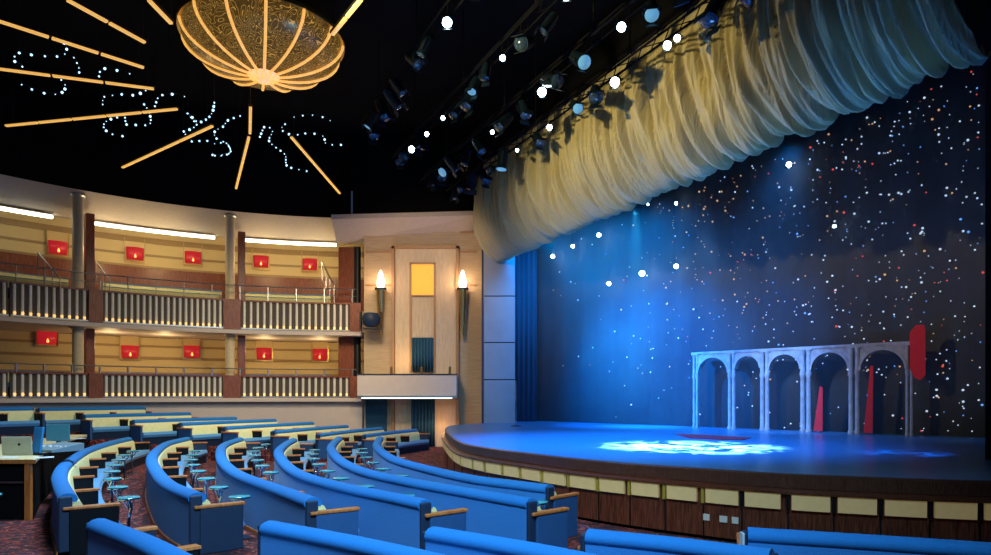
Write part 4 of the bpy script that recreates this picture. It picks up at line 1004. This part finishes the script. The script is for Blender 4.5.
for k_, (px, py, sc) in enumerate(ONP):
    e, loc, tt = rig_pt(px, py); ON_AT.append(loc); tocam = (cam.location-loc).normalized()
    q = (tocam+Vector((R.uniform(-.15, .15), R.uniform(-.15, .15), -0.1))).to_track_quat('Z', 'Y').to_euler()
    put_spot('on', loc, q, 'lit white-blue spotlight in the rig, %s' % ('brightest at the top middle' if k_ == 0 else 'number %s' % k_ if False else ['', 'at the top edge right of the brightest one', 'small one left of the brightest', 'bright one at the upper left of the rig', 'bright one in the middle of the rig', 'lower of the pair near the valance', 'upper of the pair near the valance', 'close beside the valance below the pair', 'dim small one at the left edge', 'dim one in the lower middle', 'close beside the valance at mid height', 'small one beside the lower valance', 'small one above the lower left cluster', 'bottom one of the lower left cluster', 'upper one of the lower left cluster'][k_]), sc*0.62)
cl = [(398, 190), (405, 205), (420, 200), (425, 178), (432, 208), (440, 196), (447, 185), (455, 207), (462, 214), (437, 170), (472, 200), (452, 172), (466, 186), (400, 168), (415, 215)]
n_ = 0
names_pos = 'unlit spotlight'
offs = []
for px, py in cl: offs.append((px, py, 'cluster'))
for dd, z, t0, t1 in TR:
    s_ = t0+0.5
    while s_ < t1-1.5:
        p = pros(s_, dd+R.uniform(-.2, .2)); offs.append((p, z-0.33, 'truss')); s_ += R.uniform(0.75, 1.3)
clump = {'cluster': 'unlit blue-black spotlight in the cluster at the lower left of the rig'}
for o_ in offs:
    if o_[2] == 'cluster':
        e, loc, tt = rig_pt(o_[0], o_[1])
        if min((loc-q).length for q in ON_AT) < 0.55: continue
        ON_AT.append(loc); kd = 'dim' if R.random() < 0.4 else 'off'; lb = clump['cluster']
    else:
        loc = Vector((o_[0].x, o_[0].y, o_[1])); px = CX+F*loc.x/loc.y; py = HZ-(loc.z-EYE)/loc.y*F
        if py < -25 or px > 760 or min((loc-q).length for q in ON_AT) < 0.7: continue
        kd = 'dim' if R.random() < 0.3 else 'off'; lb = 'unlit blue-black spotlight hanging from the trusses along the gold valance'
    a = Vector((R.uniform(-.6, .6), R.uniform(-1, .2), -R.uniform(.3, 1))).to_track_quat('Z', 'Y').to_euler()
    put_spot(kd, loc, a, lb, R.uniform(0.8, 1.25))
light('rig_glint', 'POINT', (-3.5, 17.5, 9.6), (0, 0, 0), 40, (0.2, 0.55, 1.0), shadow_soft_size=0.4)
# stage spotlights glowing in front of the backdrop
for k_, (px, py, r_) in enumerate(((560, 258, .09), (580, 248, .08), (606, 237, .09), (616, 285, .09), (649, 275, .12), (683, 268, .09), (795, 168, .09), (655, 207, .04), (683, 206, .06), (840, 229, .05))):
    c = drop_pt(px, py, 0.5); t = empty('stage_lantern', c, 'white-blue lantern before the star cloth, '+['lowest of the upper left three', 'middle of the upper left three', 'top of the upper left three', 'left of the lower three', 'brightest, middle of the lower three', 'right of the lower three', 'lone one high at the right', 'faint one just below the valance', 'faint one right under the valance', 'faint one above the arches at right'][k_], 'stage light', 'stage lanterns')
    MB().lathe([(0, -r_), (r_*.8, -r_*.6), (r_, 0), (r_*.8, r_*.6), (0, r_)], 10).build('lamp', M_lens_on, t, True)
    mb = MB(); mb.tube((0, 0.25, 0.0), (0, 0.1, 0), 0.05, 8); mb.build('body', M_blackm, t)
    MB().tube((0, 0.18, 0), (0, 0.18, 13.9-c.z), 0.006, 4).build('cable', M_blackm, t)

# thin stage haze that shows the beams
hz = bpy.data.materials.new('stage_haze'); hz.use_nodes = True; nt = hz.node_tree; nt.nodes.remove(nt.nodes['Principled BSDF'])
vs_ = nt.nodes.new('ShaderNodeVolumeScatter'); vs_.inputs['Density'].default_value = 0.011; vs_.inputs['Anisotropy'].default_value = 0.1
nt.links.new(vs_.outputs[0], nt.nodes['Material Output'].inputs['Volume'])
fp = [tuple(pros(0.2, -0.5)), tuple(pros(18.6, -0.5)), (15.5, 16.2), (1.2, 31.2)]
hb = MB().prism(fp, STAGE_Z+0.02, 9.0).build('haze', hz); hb['kind'] = 'stuff'
S.cycles.volume_bounces = 0
